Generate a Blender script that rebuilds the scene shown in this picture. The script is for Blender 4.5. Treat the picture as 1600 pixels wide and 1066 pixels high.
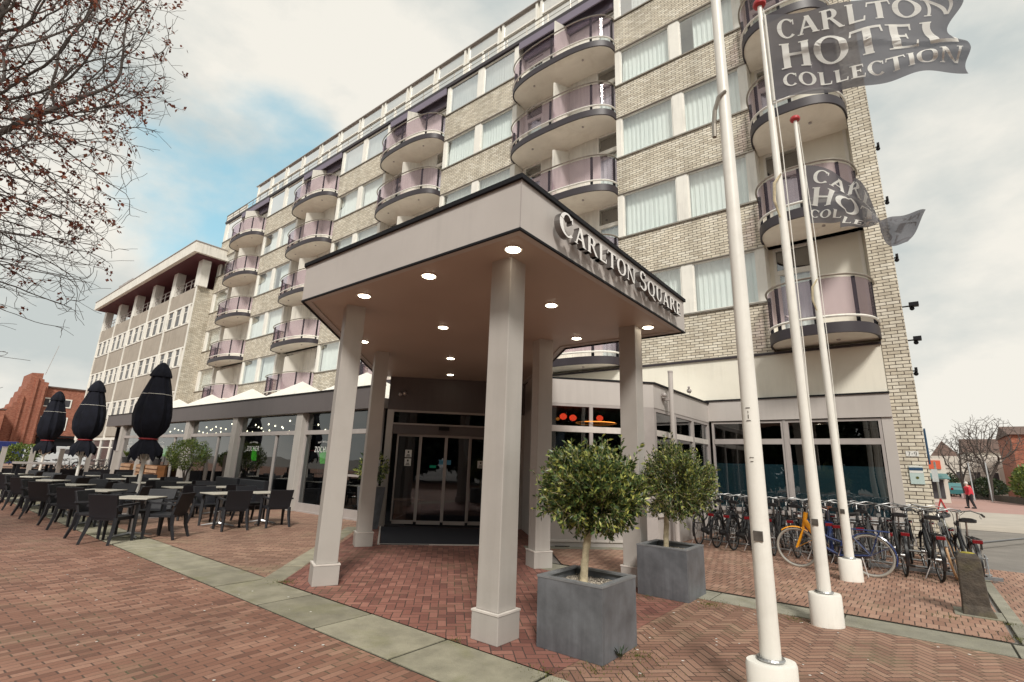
import bpy, bmesh, math, random
from math import sin, cos, pi, radians as R, sqrt, atan2
from mathutils import Vector, Matrix, kdtree, noise as mnoise
random.seed(7)
S = bpy.context.scene
C = S.collection
for o in list(bpy.data.objects): bpy.data.objects.remove(o)

# ------------------------------------------------------------------ camera
cam = bpy.data.cameras.new('camera'); camo = bpy.data.objects.new('camera', cam); C.objects.link(camo)
yaw, pit, rol = R(38.562), R(14.144), R(1.988)
fw = Vector((-sin(yaw)*cos(pit), cos(yaw)*cos(pit), sin(pit)))
ri = Vector((cos(yaw), sin(yaw), 0)); up = ri.cross(fw)
r2 = ri*cos(rol) + up*sin(rol); u2 = -ri*sin(rol) + up*cos(rol)
mw = Matrix((r2, u2, -fw)).transposed().to_4x4(); mw.translation = Vector((0, 0, 1.6))
camo.matrix_world = mw
cam.sensor_width = 36; cam.lens = 36*771.35/1600; cam.clip_start = .05; cam.clip_end = 3000
S.camera = camo
S.render.resolution_x = 1024; S.render.resolution_y = 682

# ------------------------------------------------------------------ sky, sun, exposure
SUN_EL, SUN_AZ = R(44), R(-48)          # azimuth of the sun seen from the origin, measured from +x
sd = Vector((cos(SUN_EL)*cos(SUN_AZ), cos(SUN_EL)*sin(SUN_AZ), sin(SUN_EL)))
W = bpy.data.worlds.new('World'); S.world = W; W.use_nodes = True
nt = W.node_tree; N = nt.nodes; L = nt.links; N.clear()
def nd(t, **k):
    n = N.new(t)
    for a, b in k.items(): setattr(n, a, b)
    return n
out = nd('ShaderNodeOutputWorld'); bg = nd('ShaderNodeBackground'); L.new(bg.outputs[0], out.inputs[0])
sky = nd('ShaderNodeTexSky', sky_type='NISHITA', sun_disc=False)
sky.sun_elevation = SUN_EL; sky.sun_rotation = pi/2 - SUN_AZ; sky.dust_density = 2.0; sky.ozone_density = 1.5
tc = nd('ShaderNodeTexCoord')
mp = nd('ShaderNodeMapping'); mp.inputs['Scale'].default_value = (1, 1, 1.7); L.new(tc.outputs['Generated'], mp.inputs[0])
n1 = nd('ShaderNodeTexNoise'); n1.inputs['Scale'].default_value = 3.2; n1.inputs['Detail'].default_value = 9; n1.inputs['Roughness'].default_value = .56; n1.inputs['Distortion'].default_value = .25
L.new(mp.outputs[0], n1.inputs['Vector'])
n2 = nd('ShaderNodeTexNoise'); n2.inputs['Scale'].default_value = 2.6; n2.inputs['Detail'].default_value = 9; n2.inputs['Roughness'].default_value = .56
mp2 = nd('ShaderNodeMapping'); mp2.inputs['Location'].default_value = (3.1, 1.7, .4); mp2.inputs['Scale'].default_value = (1, 1, 1.8); L.new(tc.outputs['Generated'], mp2.inputs[0]); L.new(mp2.outputs[0], n2.inputs['Vector'])
# the clear gap in the cloud lies over the far end of the hotel
def gap(v, k):
    d = nd('ShaderNodeVectorMath', operation='DOT_PRODUCT'); L.new(tc.outputs['Generated'], d.inputs[0]); d.inputs[1].default_value = Vector(v).normalized()
    m = nd('ShaderNodeMapRange'); L.new(d.outputs['Value'], m.inputs[0]); m.inputs[1].default_value = k; m.inputs[2].default_value = 1; m.inputs[3].default_value = 0; m.inputs[4].default_value = 1
    m.interpolation_type = 'SMOOTHSTEP'
    return m.outputs[0]
SKY_GAPS = []
def px_dir(x, y): return (mw.to_3x3() @ Vector(((x-800)/771.35, -(y-533)/771.35, -1))).normalized()
g1 = gap(px_dir(375, 255), .975); g2 = gap(px_dir(455, 270), .985); g3 = gap(px_dir(300, 335), .985)
a1 = nd('ShaderNodeMath', operation='MAXIMUM'); L.new(g1, a1.inputs[0]); L.new(g2, a1.inputs[1])
a2 = nd('ShaderNodeMath', operation='MAXIMUM'); L.new(a1.outputs[0], a2.inputs[0]); L.new(g3, a2.inputs[1])
sm = nd('ShaderNodeMath', operation='MULTIPLY_ADD'); L.new(a2.outputs[0], sm.inputs[0]); sm.inputs[1].default_value = .50; L.new(n1.outputs[0], sm.inputs[2])
rg = nd('ShaderNodeMapRange', interpolation_type='SMOOTHSTEP'); L.new(sm.outputs[0], rg.inputs[0]); rg.inputs[1].default_value = .66; rg.inputs[2].default_value = 1.05
# cloud body: warm off-white with grey undersides
cr = nd('ShaderNodeValToRGB'); L.new(n2.outputs[0], cr.inputs[0])
cr.color_ramp.elements[0].position = .36; cr.color_ramp.elements[0].color = (.54, .58, .565, 1)
cr.color_ramp.elements[1].position = .58; cr.color_ramp.elements[1].color = (.84, .81, .735, 1)
CLOUD = 6.6
cs = nd('ShaderNodeVectorMath', operation='SCALE'); L.new(cr.outputs[0], cs.inputs[0]); cs.inputs['Scale'].default_value = CLOUD
sk = nd('ShaderNodeMix', data_type='RGBA'); sk.inputs['Factor'].default_value = .55
skm = nd('ShaderNodeVectorMath', operation='MULTIPLY'); L.new(sky.outputs[0], skm.inputs[0]); skm.inputs[1].default_value = (1.6, 1.75, 1.35)
L.new(skm.outputs[0], sk.inputs[6]); sk.inputs[7].default_value = (2.4, 4.3, 4.9, 1)
mx = nd('ShaderNodeMix', data_type='RGBA'); L.new(rg.outputs[0], mx.inputs['Factor']); L.new(cs.outputs[0], mx.inputs[6]); L.new(sk.outputs[2], mx.inputs[7])
L.new(mx.outputs[2], bg.inputs[0]); bg.inputs[1].default_value = .13
sun = bpy.data.lights.new('sun', 'SUN'); sun.energy = 2.7; sun.angle = R(11); sun.color = (1, .95, .87)
suno = bpy.data.objects.new('sun', sun); C.objects.link(suno)
suno.rotation_euler = sd.to_track_quat('Z', 'Y').to_euler(); suno.location = sd*50
S.view_settings.view_transform = 'Standard'; S.view_settings.look = 'None'; S.view_settings.exposure = .34; S.view_settings.gamma = 1

# ------------------------------------------------------------------ materials
MATS = {}
def newmat(name):
    m = bpy.data.materials.new(name); m.use_nodes = True; MATS[name] = m
    return m, m.node_tree.nodes, m.node_tree.links, m.node_tree.nodes['Principled BSDF']
def mat(name, col, rough=.6, metal=0, var=.0, vs=3.0, bump=0., bs=40., spec=.5, coat=0, stain=0, stcol=None, sts=1.3, emis=None, es=0, streak=0):
    m, n, l, p = newmat(name)
    p.inputs['Roughness'].default_value = rough; p.inputs['Metallic'].default_value = metal
    p.inputs['Specular IOR Level'].default_value = spec; p.inputs['Coat Weight'].default_value = coat
    c4 = (*col, 1); p.inputs['Base Color'].default_value = c4
    tcn = n.new('ShaderNodeTexCoord'); src = None
    if var > 0:
        t = n.new('ShaderNodeTexNoise'); t.inputs['Scale'].default_value = vs; t.inputs['Detail'].default_value = 6; t.inputs['Roughness'].default_value = .6
        l.new(tcn.outputs['Object'], t.inputs['Vector'])
        rp = n.new('ShaderNodeValToRGB'); l.new(t.outputs[0], rp.inputs[0])
        rp.color_ramp.elements[0].position = .3; rp.color_ramp.elements[0].color = (*[c*(1-var) for c in col], 1)
        rp.color_ramp.elements[1].position = .7; rp.color_ramp.elements[1].color = (*[min(1, c*(1+var)) for c in col], 1)
        src = rp.outputs[0]
        ro = n.new('ShaderNodeMapRange'); l.new(t.outputs[0], ro.inputs[0]); ro.inputs[3].default_value = rough*.85; ro.inputs[4].default_value = min(1, rough*1.15); l.new(ro.outputs[0], p.inputs['Roughness'])
    if stain > 0:
        t = n.new('ShaderNodeTexNoise'); t.inputs['Scale'].default_value = sts; t.inputs['Detail'].default_value = 9; t.inputs['Roughness'].default_value = .65; t.inputs['Distortion'].default_value = .5
        l.new(tcn.outputs['Object'], t.inputs['Vector'])
        mr = n.new('ShaderNodeMapRange'); l.new(t.outputs[0], mr.inputs[0]); mr.inputs[1].default_value = .5; mr.inputs[2].default_value = .72; mr.inputs[4].default_value = stain
        mm = n.new('ShaderNodeMix'); mm.data_type = 'RGBA'; l.new(mr.outputs[0], mm.inputs['Factor'])
        if src: l.new(src, mm.inputs[6])
        else: mm.inputs[6].default_value = c4
        mm.inputs[7].default_value = (*(stcol or [c*.5 for c in col]), 1); src = mm.outputs[2]
    if streak > 0:      # rain marks running down
        mp_ = n.new('ShaderNodeMapping'); mp_.inputs['Scale'].default_value = (9, 9, .55); l.new(tcn.outputs['Object'], mp_.inputs[0])
        t = n.new('ShaderNodeTexNoise'); t.inputs['Scale'].default_value = 1.0; t.inputs['Detail'].default_value = 7; t.inputs['Roughness'].default_value = .6; l.new(mp_.outputs[0], t.inputs['Vector'])
        t3 = n.new('ShaderNodeTexNoise'); t3.inputs['Scale'].default_value = .7; t3.inputs['Detail'].default_value = 3; l.new(tcn.outputs['Object'], t3.inputs['Vector'])
        pr = n.new('ShaderNodeMath'); pr.operation = 'MULTIPLY'; l.new(t.outputs[0], pr.inputs[0]); l.new(t3.outputs[0], pr.inputs[1])
        mr = n.new('ShaderNodeMapRange'); l.new(pr.outputs[0], mr.inputs[0]); mr.inputs[1].default_value = .25; mr.inputs[2].default_value = .42; mr.inputs[4].default_value = streak
        mm = n.new('ShaderNodeMix'); mm.data_type = 'RGBA'; l.new(mr.outputs[0], mm.inputs['Factor'])
        if src: l.new(src, mm.inputs[6])
        else: mm.inputs[6].default_value = c4
        mm.inputs[7].default_value = (*[c*.45 for c in col], 1); src = mm.outputs[2]
    if src: l.new(src, p.inputs['Base Color'])
    if bump > 0:
        t = n.new('ShaderNodeTexNoise'); t.inputs['Scale'].default_value = bs; t.inputs['Detail'].default_value = 5; l.new(tcn.outputs['Object'], t.inputs['Vector'])
        b = n.new('ShaderNodeBump'); b.inputs['Strength'].default_value = bump; b.inputs['Distance'].default_value = .01; l.new(t.outputs[0], b.inputs['Height']); l.new(b.outputs[0], p.inputs['Normal'])
    if emis:
        p.inputs['Emission Color'].default_value = (*emis, 1); p.inputs['Emission Strength'].default_value = es
    return m
def glass(name, tint, refl=1.0, rough=0.0, haze=None, hz=0):
    m = bpy.data.materials.new(name); m.use_nodes = True; n = m.node_tree.nodes; l = m.node_tree.links; n.clear(); MATS[name] = m
    o = n.new('ShaderNodeOutputMaterial'); t = n.new('ShaderNodeBsdfTransparent'); t.inputs[0].default_value = (*tint, 1)
    g = n.new('ShaderNodeBsdfGlossy'); g.inputs['Roughness'].default_value = rough; g.inputs[0].default_value = (1, 1, 1, 1)
    ge = n.new('ShaderNodeNewGeometry'); dp = n.new('ShaderNodeVectorMath'); dp.operation = 'DOT_PRODUCT'; l.new(ge.outputs['Incoming'], dp.inputs[0]); l.new(ge.outputs['Normal'], dp.inputs[1])
    def mth(op, a, b=None):
        x = n.new('ShaderNodeMath'); x.operation = op
        for i, v in enumerate((a, b)):
            if v is None: continue
            if isinstance(v, (int, float)): x.inputs[i].default_value = v
            else: l.new(v, x.inputs[i])
        return x.outputs[0]
    fr5 = mth('POWER', mth('SUBTRACT', 1.0, mth('ABSOLUTE', dp.outputs['Value'])), 5.0)
    mu = n.new('ShaderNodeMath'); mu.operation = 'MULTIPLY'; mu.use_clamp = True; l.new(mth('ADD', mth('MULTIPLY', fr5, .92), .08), mu.inputs[0]); mu.inputs[1].default_value = refl
    tcn = n.new('ShaderNodeTexCoord'); nz = n.new('ShaderNodeTexNoise'); nz.inputs['Scale'].default_value = .8; nz.inputs['Detail'].default_value = 1; l.new(tcn.outputs['Object'], nz.inputs['Vector'])
    bp = n.new('ShaderNodeBump'); bp.inputs['Strength'].default_value = .06; bp.inputs['Distance'].default_value = .1; l.new(nz.outputs[0], bp.inputs['Height']); l.new(bp.outputs[0], g.inputs['Normal'])
    mx = n.new('ShaderNodeMixShader'); l.new(mu.outputs[0], mx.inputs[0]); src = t.outputs[0]
    if haze:
        d = n.new('ShaderNodeBsdfDiffuse'); d.inputs[0].default_value = (*haze, 1); m2 = n.new('ShaderNodeMixShader'); m2.inputs[0].default_value = hz
        l.new(t.outputs[0], m2.inputs[1]); l.new(d.outputs[0], m2.inputs[2]); src = m2.outputs[0]
    l.new(src, mx.inputs[1]); l.new(g.outputs[0], mx.inputs[2]); l.new(mx.outputs[0], o.inputs[0])
    return m

def M_(n, l, op, a, b=None, c=None, clamp=False):
    x = n.new('ShaderNodeMath'); x.operation = op; x.use_clamp = clamp
    for i, v in enumerate((a, b, c)):
        if v is None: continue
        if hasattr(v, 'links') or hasattr(v, 'is_linked'): l.new(v, x.inputs[i])
        else: x.inputs[i].default_value = v
    return x.outputs[0]
def ramp3(n, l, fac, cols):
    r = n.new('ShaderNodeValToRGB'); l.new(fac, r.inputs[0]); e = r.color_ramp.elements
    for i, c in enumerate(cols):
        p = i/(len(cols)-1)
        if i < 2: e[i].position = p; e[i].color = (*c, 1)
        else:
            q = e.new(p); q.color = (*c, 1)
    return r.outputs[0]
def paving_finish(m, n, l, p, mask, idv, cols, joint, moss=.35, rough=.8):
    """mask: 1 on brick, 0 in joint; idv: random per brick"""
    tcn = n.new('ShaderNodeTexCoord')
    colr = ramp3(n, l, idv, cols)
    # broad tonal drift and fine speckle
    t = n.new('ShaderNodeTexNoise'); t.inputs['Scale'].default_value = .45; t.inputs['Detail'].default_value = 8; t.inputs['Roughness'].default_value = .65; l.new(tcn.outputs['Object'], t.inputs['Vector'])
    t2 = n.new('ShaderNodeTexNoise'); t2.inputs['Scale'].default_value = 55; t2.inputs['Detail'].default_value = 4; l.new(tcn.outputs['Object'], t2.inputs['Vector'])
    f = M_(n, l, 'MULTIPLY_ADD', t.outputs[0], 1.2, .40); f = M_(n, l, 'MULTIPLY', f, M_(n, l, 'MULTIPLY_ADD', t2.outputs[0], .35, .83))
    f = M_(n, l, 'MULTIPLY', f, .80)
    sc = n.new('ShaderNodeVectorMath'); sc.operation = 'SCALE'; l.new(colr, sc.inputs[0]); l.new(f, sc.inputs['Scale'])
    mo = n.new('ShaderNodeTexNoise'); mo.inputs['Scale'].default_value = 1.1; mo.inputs['Detail'].default_value = 10; mo.inputs['Roughness'].default_value = .7; l.new(tcn.outputs['Object'], mo.inputs['Vector'])
    mr = n.new('ShaderNodeMapRange'); l.new(mo.outputs[0], mr.inputs[0]); mr.inputs[1].default_value = .52; mr.inputs[2].default_value = .75; mr.inputs[4].default_value = moss
    mm = n.new('ShaderNodeMix'); mm.data_type = 'RGBA'; l.new(mr.outputs[0], mm.inputs['Factor']); l.new(sc.outputs[0], mm.inputs[6]); mm.inputs[7].default_value = (.26, .235, .15, 1)
    jm = n.new('ShaderNodeMix'); jm.data_type = 'RGBA'; l.new(mask, jm.inputs['Factor'])
    jr = n.new('ShaderNodeMapRange'); l.new(mo.outputs[0], jr.inputs[0]); jr.inputs[1].default_value = .5; jr.inputs[2].default_value = .68
    jc = n.new('ShaderNodeMix'); jc.data_type = 'RGBA'; l.new(jr.outputs[0], jc.inputs['Factor']); jc.inputs[6].default_value = (*joint, 1); jc.inputs[7].default_value = (.09, .10, .045, 1)
    l.new(jc.outputs[2], jm.inputs[6]); l.new(mm.outputs[2], jm.inputs[7]); l.new(jm.outputs[2], p.inputs['Base Color'])
    p.inputs['Roughness'].default_value = rough
    h = M_(n, l, 'MULTIPLY_ADD', t2.outputs[0], .25, mask); h = M_(n, l, 'MULTIPLY_ADD', idv, .3, h)
    b = n.new('ShaderNodeBump'); b.inputs['Strength'].default_value = .55; b.inputs['Distance'].default_value = .006; l.new(h, b.inputs['Height']); l.new(b.outputs[0], p.inputs['Normal'])
def axes(n, l, ang, sx, sy):
    tcn = n.new('ShaderNodeTexCoord'); mp = n.new('ShaderNodeMapping'); mp.vector_type = 'POINT'
    wob = n.new('ShaderNodeTexNoise'); wob.inputs['Scale'].default_value = 1.3; l.new(tcn.outputs['Object'], wob.inputs['Vector'])
    ws = n.new('ShaderNodeVectorMath'); ws.operation = 'MULTIPLY_ADD'; l.new(wob.outputs['Color'], ws.inputs[0]); ws.inputs[1].default_value = (.05, .05, 0); l.new(tcn.outputs['Object'], ws.inputs[2])
    mp.inputs['Rotation'].default_value = (0, 0, -ang); l.new(ws.outputs[0], mp.inputs[0])
    s = n.new('ShaderNodeSeparateXYZ'); l.new(mp.outputs[0], s.inputs[0])
    return M_(n, l, 'DIVIDE', s.outputs[0], sx), M_(n, l, 'DIVIDE', s.outputs[1], sy)
def wn(n, l, a, b):
    c = n.new('ShaderNodeCombineXYZ'); l.new(a, c.inputs[0]); l.new(b, c.inputs[1]); w = n.new('ShaderNodeTexWhiteNoise'); w.noise_dimensions = '2D'; l.new(c.outputs[0], w.inputs[0]); return w.outputs[0]
def herring(name, ang, unit, nn, cols, joint, gapw=.006, moss=.3):
    m, n, l, p = newmat(name); x, y = axes(n, l, ang, unit, unit)
    ix = M_(n, l, 'FLOOR', x); iy = M_(n, l, 'FLOOR', y); fx = M_(n, l, 'SUBTRACT', x, ix); fy = M_(n, l, 'SUBTRACT', y, iy)
    t = M_(n, l, 'FLOORED_MODULO', M_(n, l, 'SUBTRACT', ix, iy), 2.0*nn)
    t = M_(n, l, 'ROUND', t)
    isv = M_(n, l, 'GREATER_THAN', t, nn-.5)
    # along-brick coordinate in units, across coordinate
    ah = M_(n, l, 'ADD', t, fx); av = M_(n, l, 'ADD', M_(n, l, 'SUBTRACT', 2.0*nn-1, t), fy)
    def mixv(a, b): # isv ? b : a
        return M_(n, l, 'ADD', M_(n, l, 'MULTIPLY', M_(n, l, 'SUBTRACT', 1.0, isv), a), M_(n, l, 'MULTIPLY', isv, b))
    al = mixv(ah, av); ac = mixv(fy, fx)
    e = M_(n, l, 'MINIMUM', M_(n, l, 'MINIMUM', al, M_(n, l, 'SUBTRACT', float(nn), al)), M_(n, l, 'MINIMUM', ac, M_(n, l, 'SUBTRACT', 1.0, ac)))
    mr = n.new('ShaderNodeMapRange'); mr.interpolation_type = 'SMOOTHSTEP'; l.new(e, mr.inputs[0]); g = gapw/unit; mr.inputs[1].default_value = g*.35; mr.inputs[2].default_value = g*1.1
    idx = mixv(M_(n, l, 'SUBTRACT', ix, t), M_(n, l, 'ADD', ix, 371.0)); idy = mixv(iy, M_(n, l, 'SUBTRACT', iy, M_(n, l, 'SUBTRACT', 2.0*nn-1, t)))
    paving_finish(m, n, l, p, mr.outputs[0], wn(n, l, idx, idy), cols, joint, moss); return m
def bond(name, ang, bl, bw, cols, joint, gapw=.006, moss=.3, longgap=1.0, perpgap=1.0):
    """rows run along the rotated x axis; bricks bl long, bw across"""
    m, n, l, p = newmat(name); x, y = axes(n, l, ang, bl, bw)
    iy = M_(n, l, 'FLOOR', y); fy = M_(n, l, 'SUBTRACT', y, iy)
    xo = M_(n, l, 'ADD', x, M_(n, l, 'MULTIPLY', M_(n, l, 'FLOORED_MODULO', iy, 2.0), .5))
    # a little drift from row to row
    wj = n.new('ShaderNodeTexWhiteNoise'); wj.noise_dimensions = '1D'; l.new(iy, wj.inputs['W']); xo = M_(n, l, 'ADD', xo, M_(n, l, 'MULTIPLY', wj.outputs[0], .10))
    ix = M_(n, l, 'FLOOR', xo); fx = M_(n, l, 'SUBTRACT', xo, ix)
    ex = M_(n, l, 'MULTIPLY', M_(n, l, 'MINIMUM', fx, M_(n, l, 'SUBTRACT', 1.0, fx)), bl/perpgap); ey = M_(n, l, 'MULTIPLY', M_(n, l, 'MINIMUM', fy, M_(n, l, 'SUBTRACT', 1.0, fy)), bw/longgap)
    e = M_(n, l, 'MINIMUM', ex, ey)
    mr = n.new('ShaderNodeMapRange'); mr.interpolation_type = 'SMOOTHSTEP'; l.new(e, mr.inputs[0]); mr.inputs[1].default_value = gapw*.35; mr.inputs[2].default_value = gapw*1.1
    paving_finish(m, n, l, p, mr.outputs[0], wn(n, l, ix, iy), cols, joint, moss); return m
def wallbrick(name, bl, bh, cols, joint, gapw=.007, bump=1.0):
    """facing brick on vertical walls: runs along x+y, courses along z"""
    m, n, l, p = newmat(name); tcn = n.new('ShaderNodeTexCoord'); s = n.new('ShaderNodeSeparateXYZ'); l.new(tcn.outputs['Object'], s.inputs[0])
    hx = M_(n, l, 'DIVIDE', M_(n, l, 'ADD', s.outputs[0], s.outputs[1]), bl); y = M_(n, l, 'DIVIDE', s.outputs[2], bh)
    iy = M_(n, l, 'FLOOR', y); fy = M_(n, l, 'SUBTRACT', y, iy)
    xo = M_(n, l, 'ADD', hx, M_(n, l, 'MULTIPLY', M_(n, l, 'FLOORED_MODULO', iy, 2.0), .5)); ix = M_(n, l, 'FLOOR', xo); fx = M_(n, l, 'SUBTRACT', xo, ix)
    e = M_(n, l, 'MINIMUM', M_(n, l, 'MULTIPLY', M_(n, l, 'MINIMUM', fx, M_(n, l, 'SUBTRACT', 1.0, fx)), bl), M_(n, l, 'MULTIPLY', M_(n, l, 'MINIMUM', fy, M_(n, l, 'SUBTRACT', 1.0, fy)), bh))
    mr = n.new('ShaderNodeMapRange'); mr.interpolation_type = 'SMOOTHSTEP'; l.new(e, mr.inputs[0]); mr.inputs[1].default_value = gapw*.7; mr.inputs[2].default_value = gapw*1.3
    colr = ramp3(n, l, wn(n, l, ix, iy), cols)
    t = n.new('ShaderNodeTexNoise'); t.inputs['Scale'].default_value = .6; t.inputs['Detail'].default_value = 8; l.new(tcn.outputs['Object'], t.inputs['Vector'])
    t2 = n.new('ShaderNodeTexNoise'); t2.inputs['Scale'].default_value = 30; t2.inputs['Detail'].default_value = 4; l.new(tcn.outputs['Object'], t2.inputs['Vector'])
    f = M_(n, l, 'MULTIPLY', M_(n, l, 'MULTIPLY_ADD', t.outputs[0], .4, .8), M_(n, l, 'MULTIPLY_ADD', t2.outputs[0], .3, .85))
    sc = n.new('ShaderNodeVectorMath'); sc.operation = 'SCALE'; l.new(colr, sc.inputs[0]); l.new(f, sc.inputs['Scale'])
    mps = n.new('ShaderNodeMapping'); mps.inputs['Scale'].default_value = (2.2, 2.2, .3); l.new(tcn.outputs['Object'], mps.inputs[0]); ts = n.new('ShaderNodeTexNoise'); ts.inputs['Scale'].default_value = 1; ts.inputs['Detail'].default_value = 9; ts.inputs['Roughness'].default_value = .68; l.new(mps.outputs[0], ts.inputs['Vector'])
    ms = n.new('ShaderNodeMapRange'); l.new(ts.outputs[0], ms.inputs[0]); ms.inputs[1].default_value = .42; ms.inputs[2].default_value = .78; ms.inputs[3].default_value = 1; ms.inputs[4].default_value = .70
    sc2 = n.new('ShaderNodeVectorMath'); sc2.operation = 'SCALE'; l.new(sc.outputs[0], sc2.inputs[0]); l.new(ms.outputs[0], sc2.inputs['Scale']); sc = sc2
    jm = n.new('ShaderNodeMix'); jm.data_type = 'RGBA'; l.new(mr.outputs[0], jm.inputs['Factor']); jm.inputs[6].default_value = (*joint, 1); l.new(sc.outputs[0], jm.inputs[7]); l.new(jm.outputs[2], p.inputs['Base Color'])
    p.inputs['Roughness'].default_value = .85
    h = M_(n, l, 'MULTIPLY_ADD', t2.outputs[0], .2, mr.outputs[0]); b = n.new('ShaderNodeBump'); b.inputs['Strength'].default_value = bump; b.inputs['Distance'].default_value = .008; l.new(h, b.inputs['Height']); l.new(b.outputs[0], p.inputs['Normal'])
    return m
def leafmat(name, c1, c2, c3, rough=.45, trans=.25, mid=None):
    m, n, l, p = newmat(name); oi = n.new('ShaderNodeNewGeometry')
    col = ramp3(n, l, oi.outputs['Random Per Island'], [c1, c2, c3] if mid is None else [c1, c2, mid, c3]); l.new(col, p.inputs['Base Color']); p.inputs['Roughness'].default_value = rough
    o = [x for x in n if x.type == 'OUTPUT_MATERIAL'][0]
    t = n.new('ShaderNodeBsdfTranslucent'); l.new(col, t.inputs[0]); mx = n.new('ShaderNodeMixShader'); mx.inputs[0].default_value = trans
    l.new(p.outputs[0], mx.inputs[1]); l.new(t.outputs[0], mx.inputs[2]); l.new(mx.outputs[0], o.inputs[0]); return m

m_taupe = mat('taupe_paint', (.50, .465, .44), .5, var=.05, vs=.9, bump=.05, bs=25, stain=.10, stcol=(.36, .31, .27), sts=.8, streak=0.14)
m_darktaupe = mat('dark_taupe', (.115, .10, .10), .5, var=.08, vs=.9, bump=.05, bs=25, stain=.15, stcol=(.08, .07, .065), sts=.8, streak=0.2)
m_column = mat('column_paint', (.43, .405, .378), .55, var=.06, vs=1.2, bump=.08, bs=30, stain=.18, stcol=(.30, .26, .22), sts=1.6, streak=0.16)
m_plinthtop = mat('plinth_edge', (.62, .58, .54), .5, var=.1, vs=6)
m_soffit = mat('soffit_brown', (.47, .385, .325), .45, var=.07, vs=.5)
m_black = mat('black_trim', (.008, .008, .011), .6, var=.2, vs=3, spec=.25)
m_cream = mat('cream_render', (.82, .79, .69), .8, var=.05, vs=.5, bump=.2, bs=60, stain=.22, stcol=(.58, .50, .38), sts=.7, streak=.14)
m_white = mat('white_frame', (.83, .81, .75), .45, var=.05, vs=2, stain=.15, stcol=(.5, .46, .4), sts=2, streak=0.35)
m_whitepanel = mat('white_panel', (.80, .775, .71), .55, var=.05, vs=.8, stain=.2, stcol=(.5, .46, .38), sts=1.1, streak=0.4)
m_soffitw = mat('balcony_soffit', (.84, .80, .71), .7, var=.06, vs=1.4, stain=.3, stcol=(.5, .43, .34), sts=1.5)
m_plum = mat('plum_fascia', (.034, .027, .034), .5, var=.15, vs=1.5)
m_plumband = mat('plum_band', (.19, .165, .22), .6, var=.08, vs=.8)
m_greyframe = mat('grey_frame', (.40, .365, .35), .45, var=.08, vs=2.5, stain=.15, stcol=(.25, .22, .2), sts=2.5, streak=0.15)
m_rail = mat('rail_metal', (.33, .30, .26), .35, metal=.7, var=.15, vs=6)
m_steel = mat('steel', (.45, .45, .45), .40, metal=1, var=.15, vs=8)
m_brick = wallbrick('cream_brick', .262, .0835, [(.56, .50, .40), (.70, .64, .52), (.80, .75, .64)], (.09, .07, .055), .0075)
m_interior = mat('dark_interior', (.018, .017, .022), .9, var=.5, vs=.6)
m_curtain = mat('net_curtain', (.86, .90, .88), .9, var=.03, vs=2)
m_glassup = glass('window_glass', (.945, .975, .965), 3.0)
m_glasstop = glass('window_glass_top', (.92, .93, .93), 5.5)
m_glassdark = glass('shop_glass', (.42, .48, .52), 1.5)
m_glassdoor = glass('door_glass', (.55, .56, .62), .7)
m_frost = glass('frosted_film', (.25, .42, .45), .4, .0, (.13, .27, .30), .5)
m_smoke = glass('smoked_glass', (.83, .765, .815), .14, .05, (.40, .34, .40), .05)
m_lamp = mat('lamp_lit', (1, .9, .75), .4, emis=(1, .88, .68), es=9)
m_bulb = mat('bulb_lit', (1, .8, .5), .4, emis=(1, .82, .52), es=6)
m_redlamp = mat('red_lamp', (.8, .05, .03), .4, emis=(1, .06, .02), es=3.2)
m_amber = mat('amber_lamp', (.9, .4, .05), .4, emis=(1, .30, .05), es=.9)
m_letter = mat('letter_face', (.90, .89, .87), .35, var=.03, vs=5)
m_lettside = mat('letter_side', (.20, .185, .18), .3, metal=.6, var=.1, vs=5)
m_vinyl = mat('white_vinyl', (.8, .8, .78), .5, emis=(.8, .8, .78), es=.0)
m_pole = mat('pole_paint', (.82, .805, .75), .4, var=.04, vs=2, stain=.22, stcol=(.46, .42, .34), sts=3.5, bump=.05, bs=20, streak=0.25)
m_redcap = mat('red_cap', (.42, .025, .03), .4)
m_plug = mat('rusty_plate', (.09, .08, .07), .6, var=.4, vs=20)
m_flag, n_, l_, p_ = newmat('flag_cloth')
p_.inputs['Base Color'].default_value = (.11, .108, .12, 1); p_.inputs['Roughness'].default_value = .75
o_ = [x for x in n_ if x.type == 'OUTPUT_MATERIAL'][0]
t_ = n_.new('ShaderNodeBsdfTranslucent'); t_.inputs[0].default_value = (.24, .24, .27, 1); mx_ = n_.new('ShaderNodeMixShader'); mx_.inputs[0].default_value = .45
tr_ = n_.new('ShaderNodeBsdfTransparent'); tr_.inputs[0].default_value = (.8, .8, .84, 1); mx2_ = n_.new('ShaderNodeMixShader'); mx2_.inputs[0].default_value = .16
l_.new(p_.outputs[0], mx_.inputs[1]); l_.new(t_.outputs[0], mx_.inputs[2]); l_.new(mx_.outputs[0], mx2_.inputs[1]); l_.new(tr_.outputs[0], mx2_.inputs[2]); l_.new(mx2_.outputs[0], o_.inputs[0])
m_flaglet, n_, l_, p_ = newmat('flag_print'); p_.inputs['Base Color'].default_value = (.93, .92, .88, 1); p_.inputs['Roughness'].default_value = .9; p_.inputs['Specular IOR Level'].default_value = .1
o_ = [x for x in n_ if x.type == 'OUTPUT_MATERIAL'][0]; t_ = n_.new('ShaderNodeBsdfTranslucent'); t_.inputs[0].default_value = (.95, .94, .90, 1); mx_ = n_.new('ShaderNodeMixShader'); mx_.inputs[0].default_value = .4
l_.new(p_.outputs[0], mx_.inputs[1]); l_.new(t_.outputs[0], mx_.inputs[2]); l_.new(mx_.outputs[0], o_.inputs[0])
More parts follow.
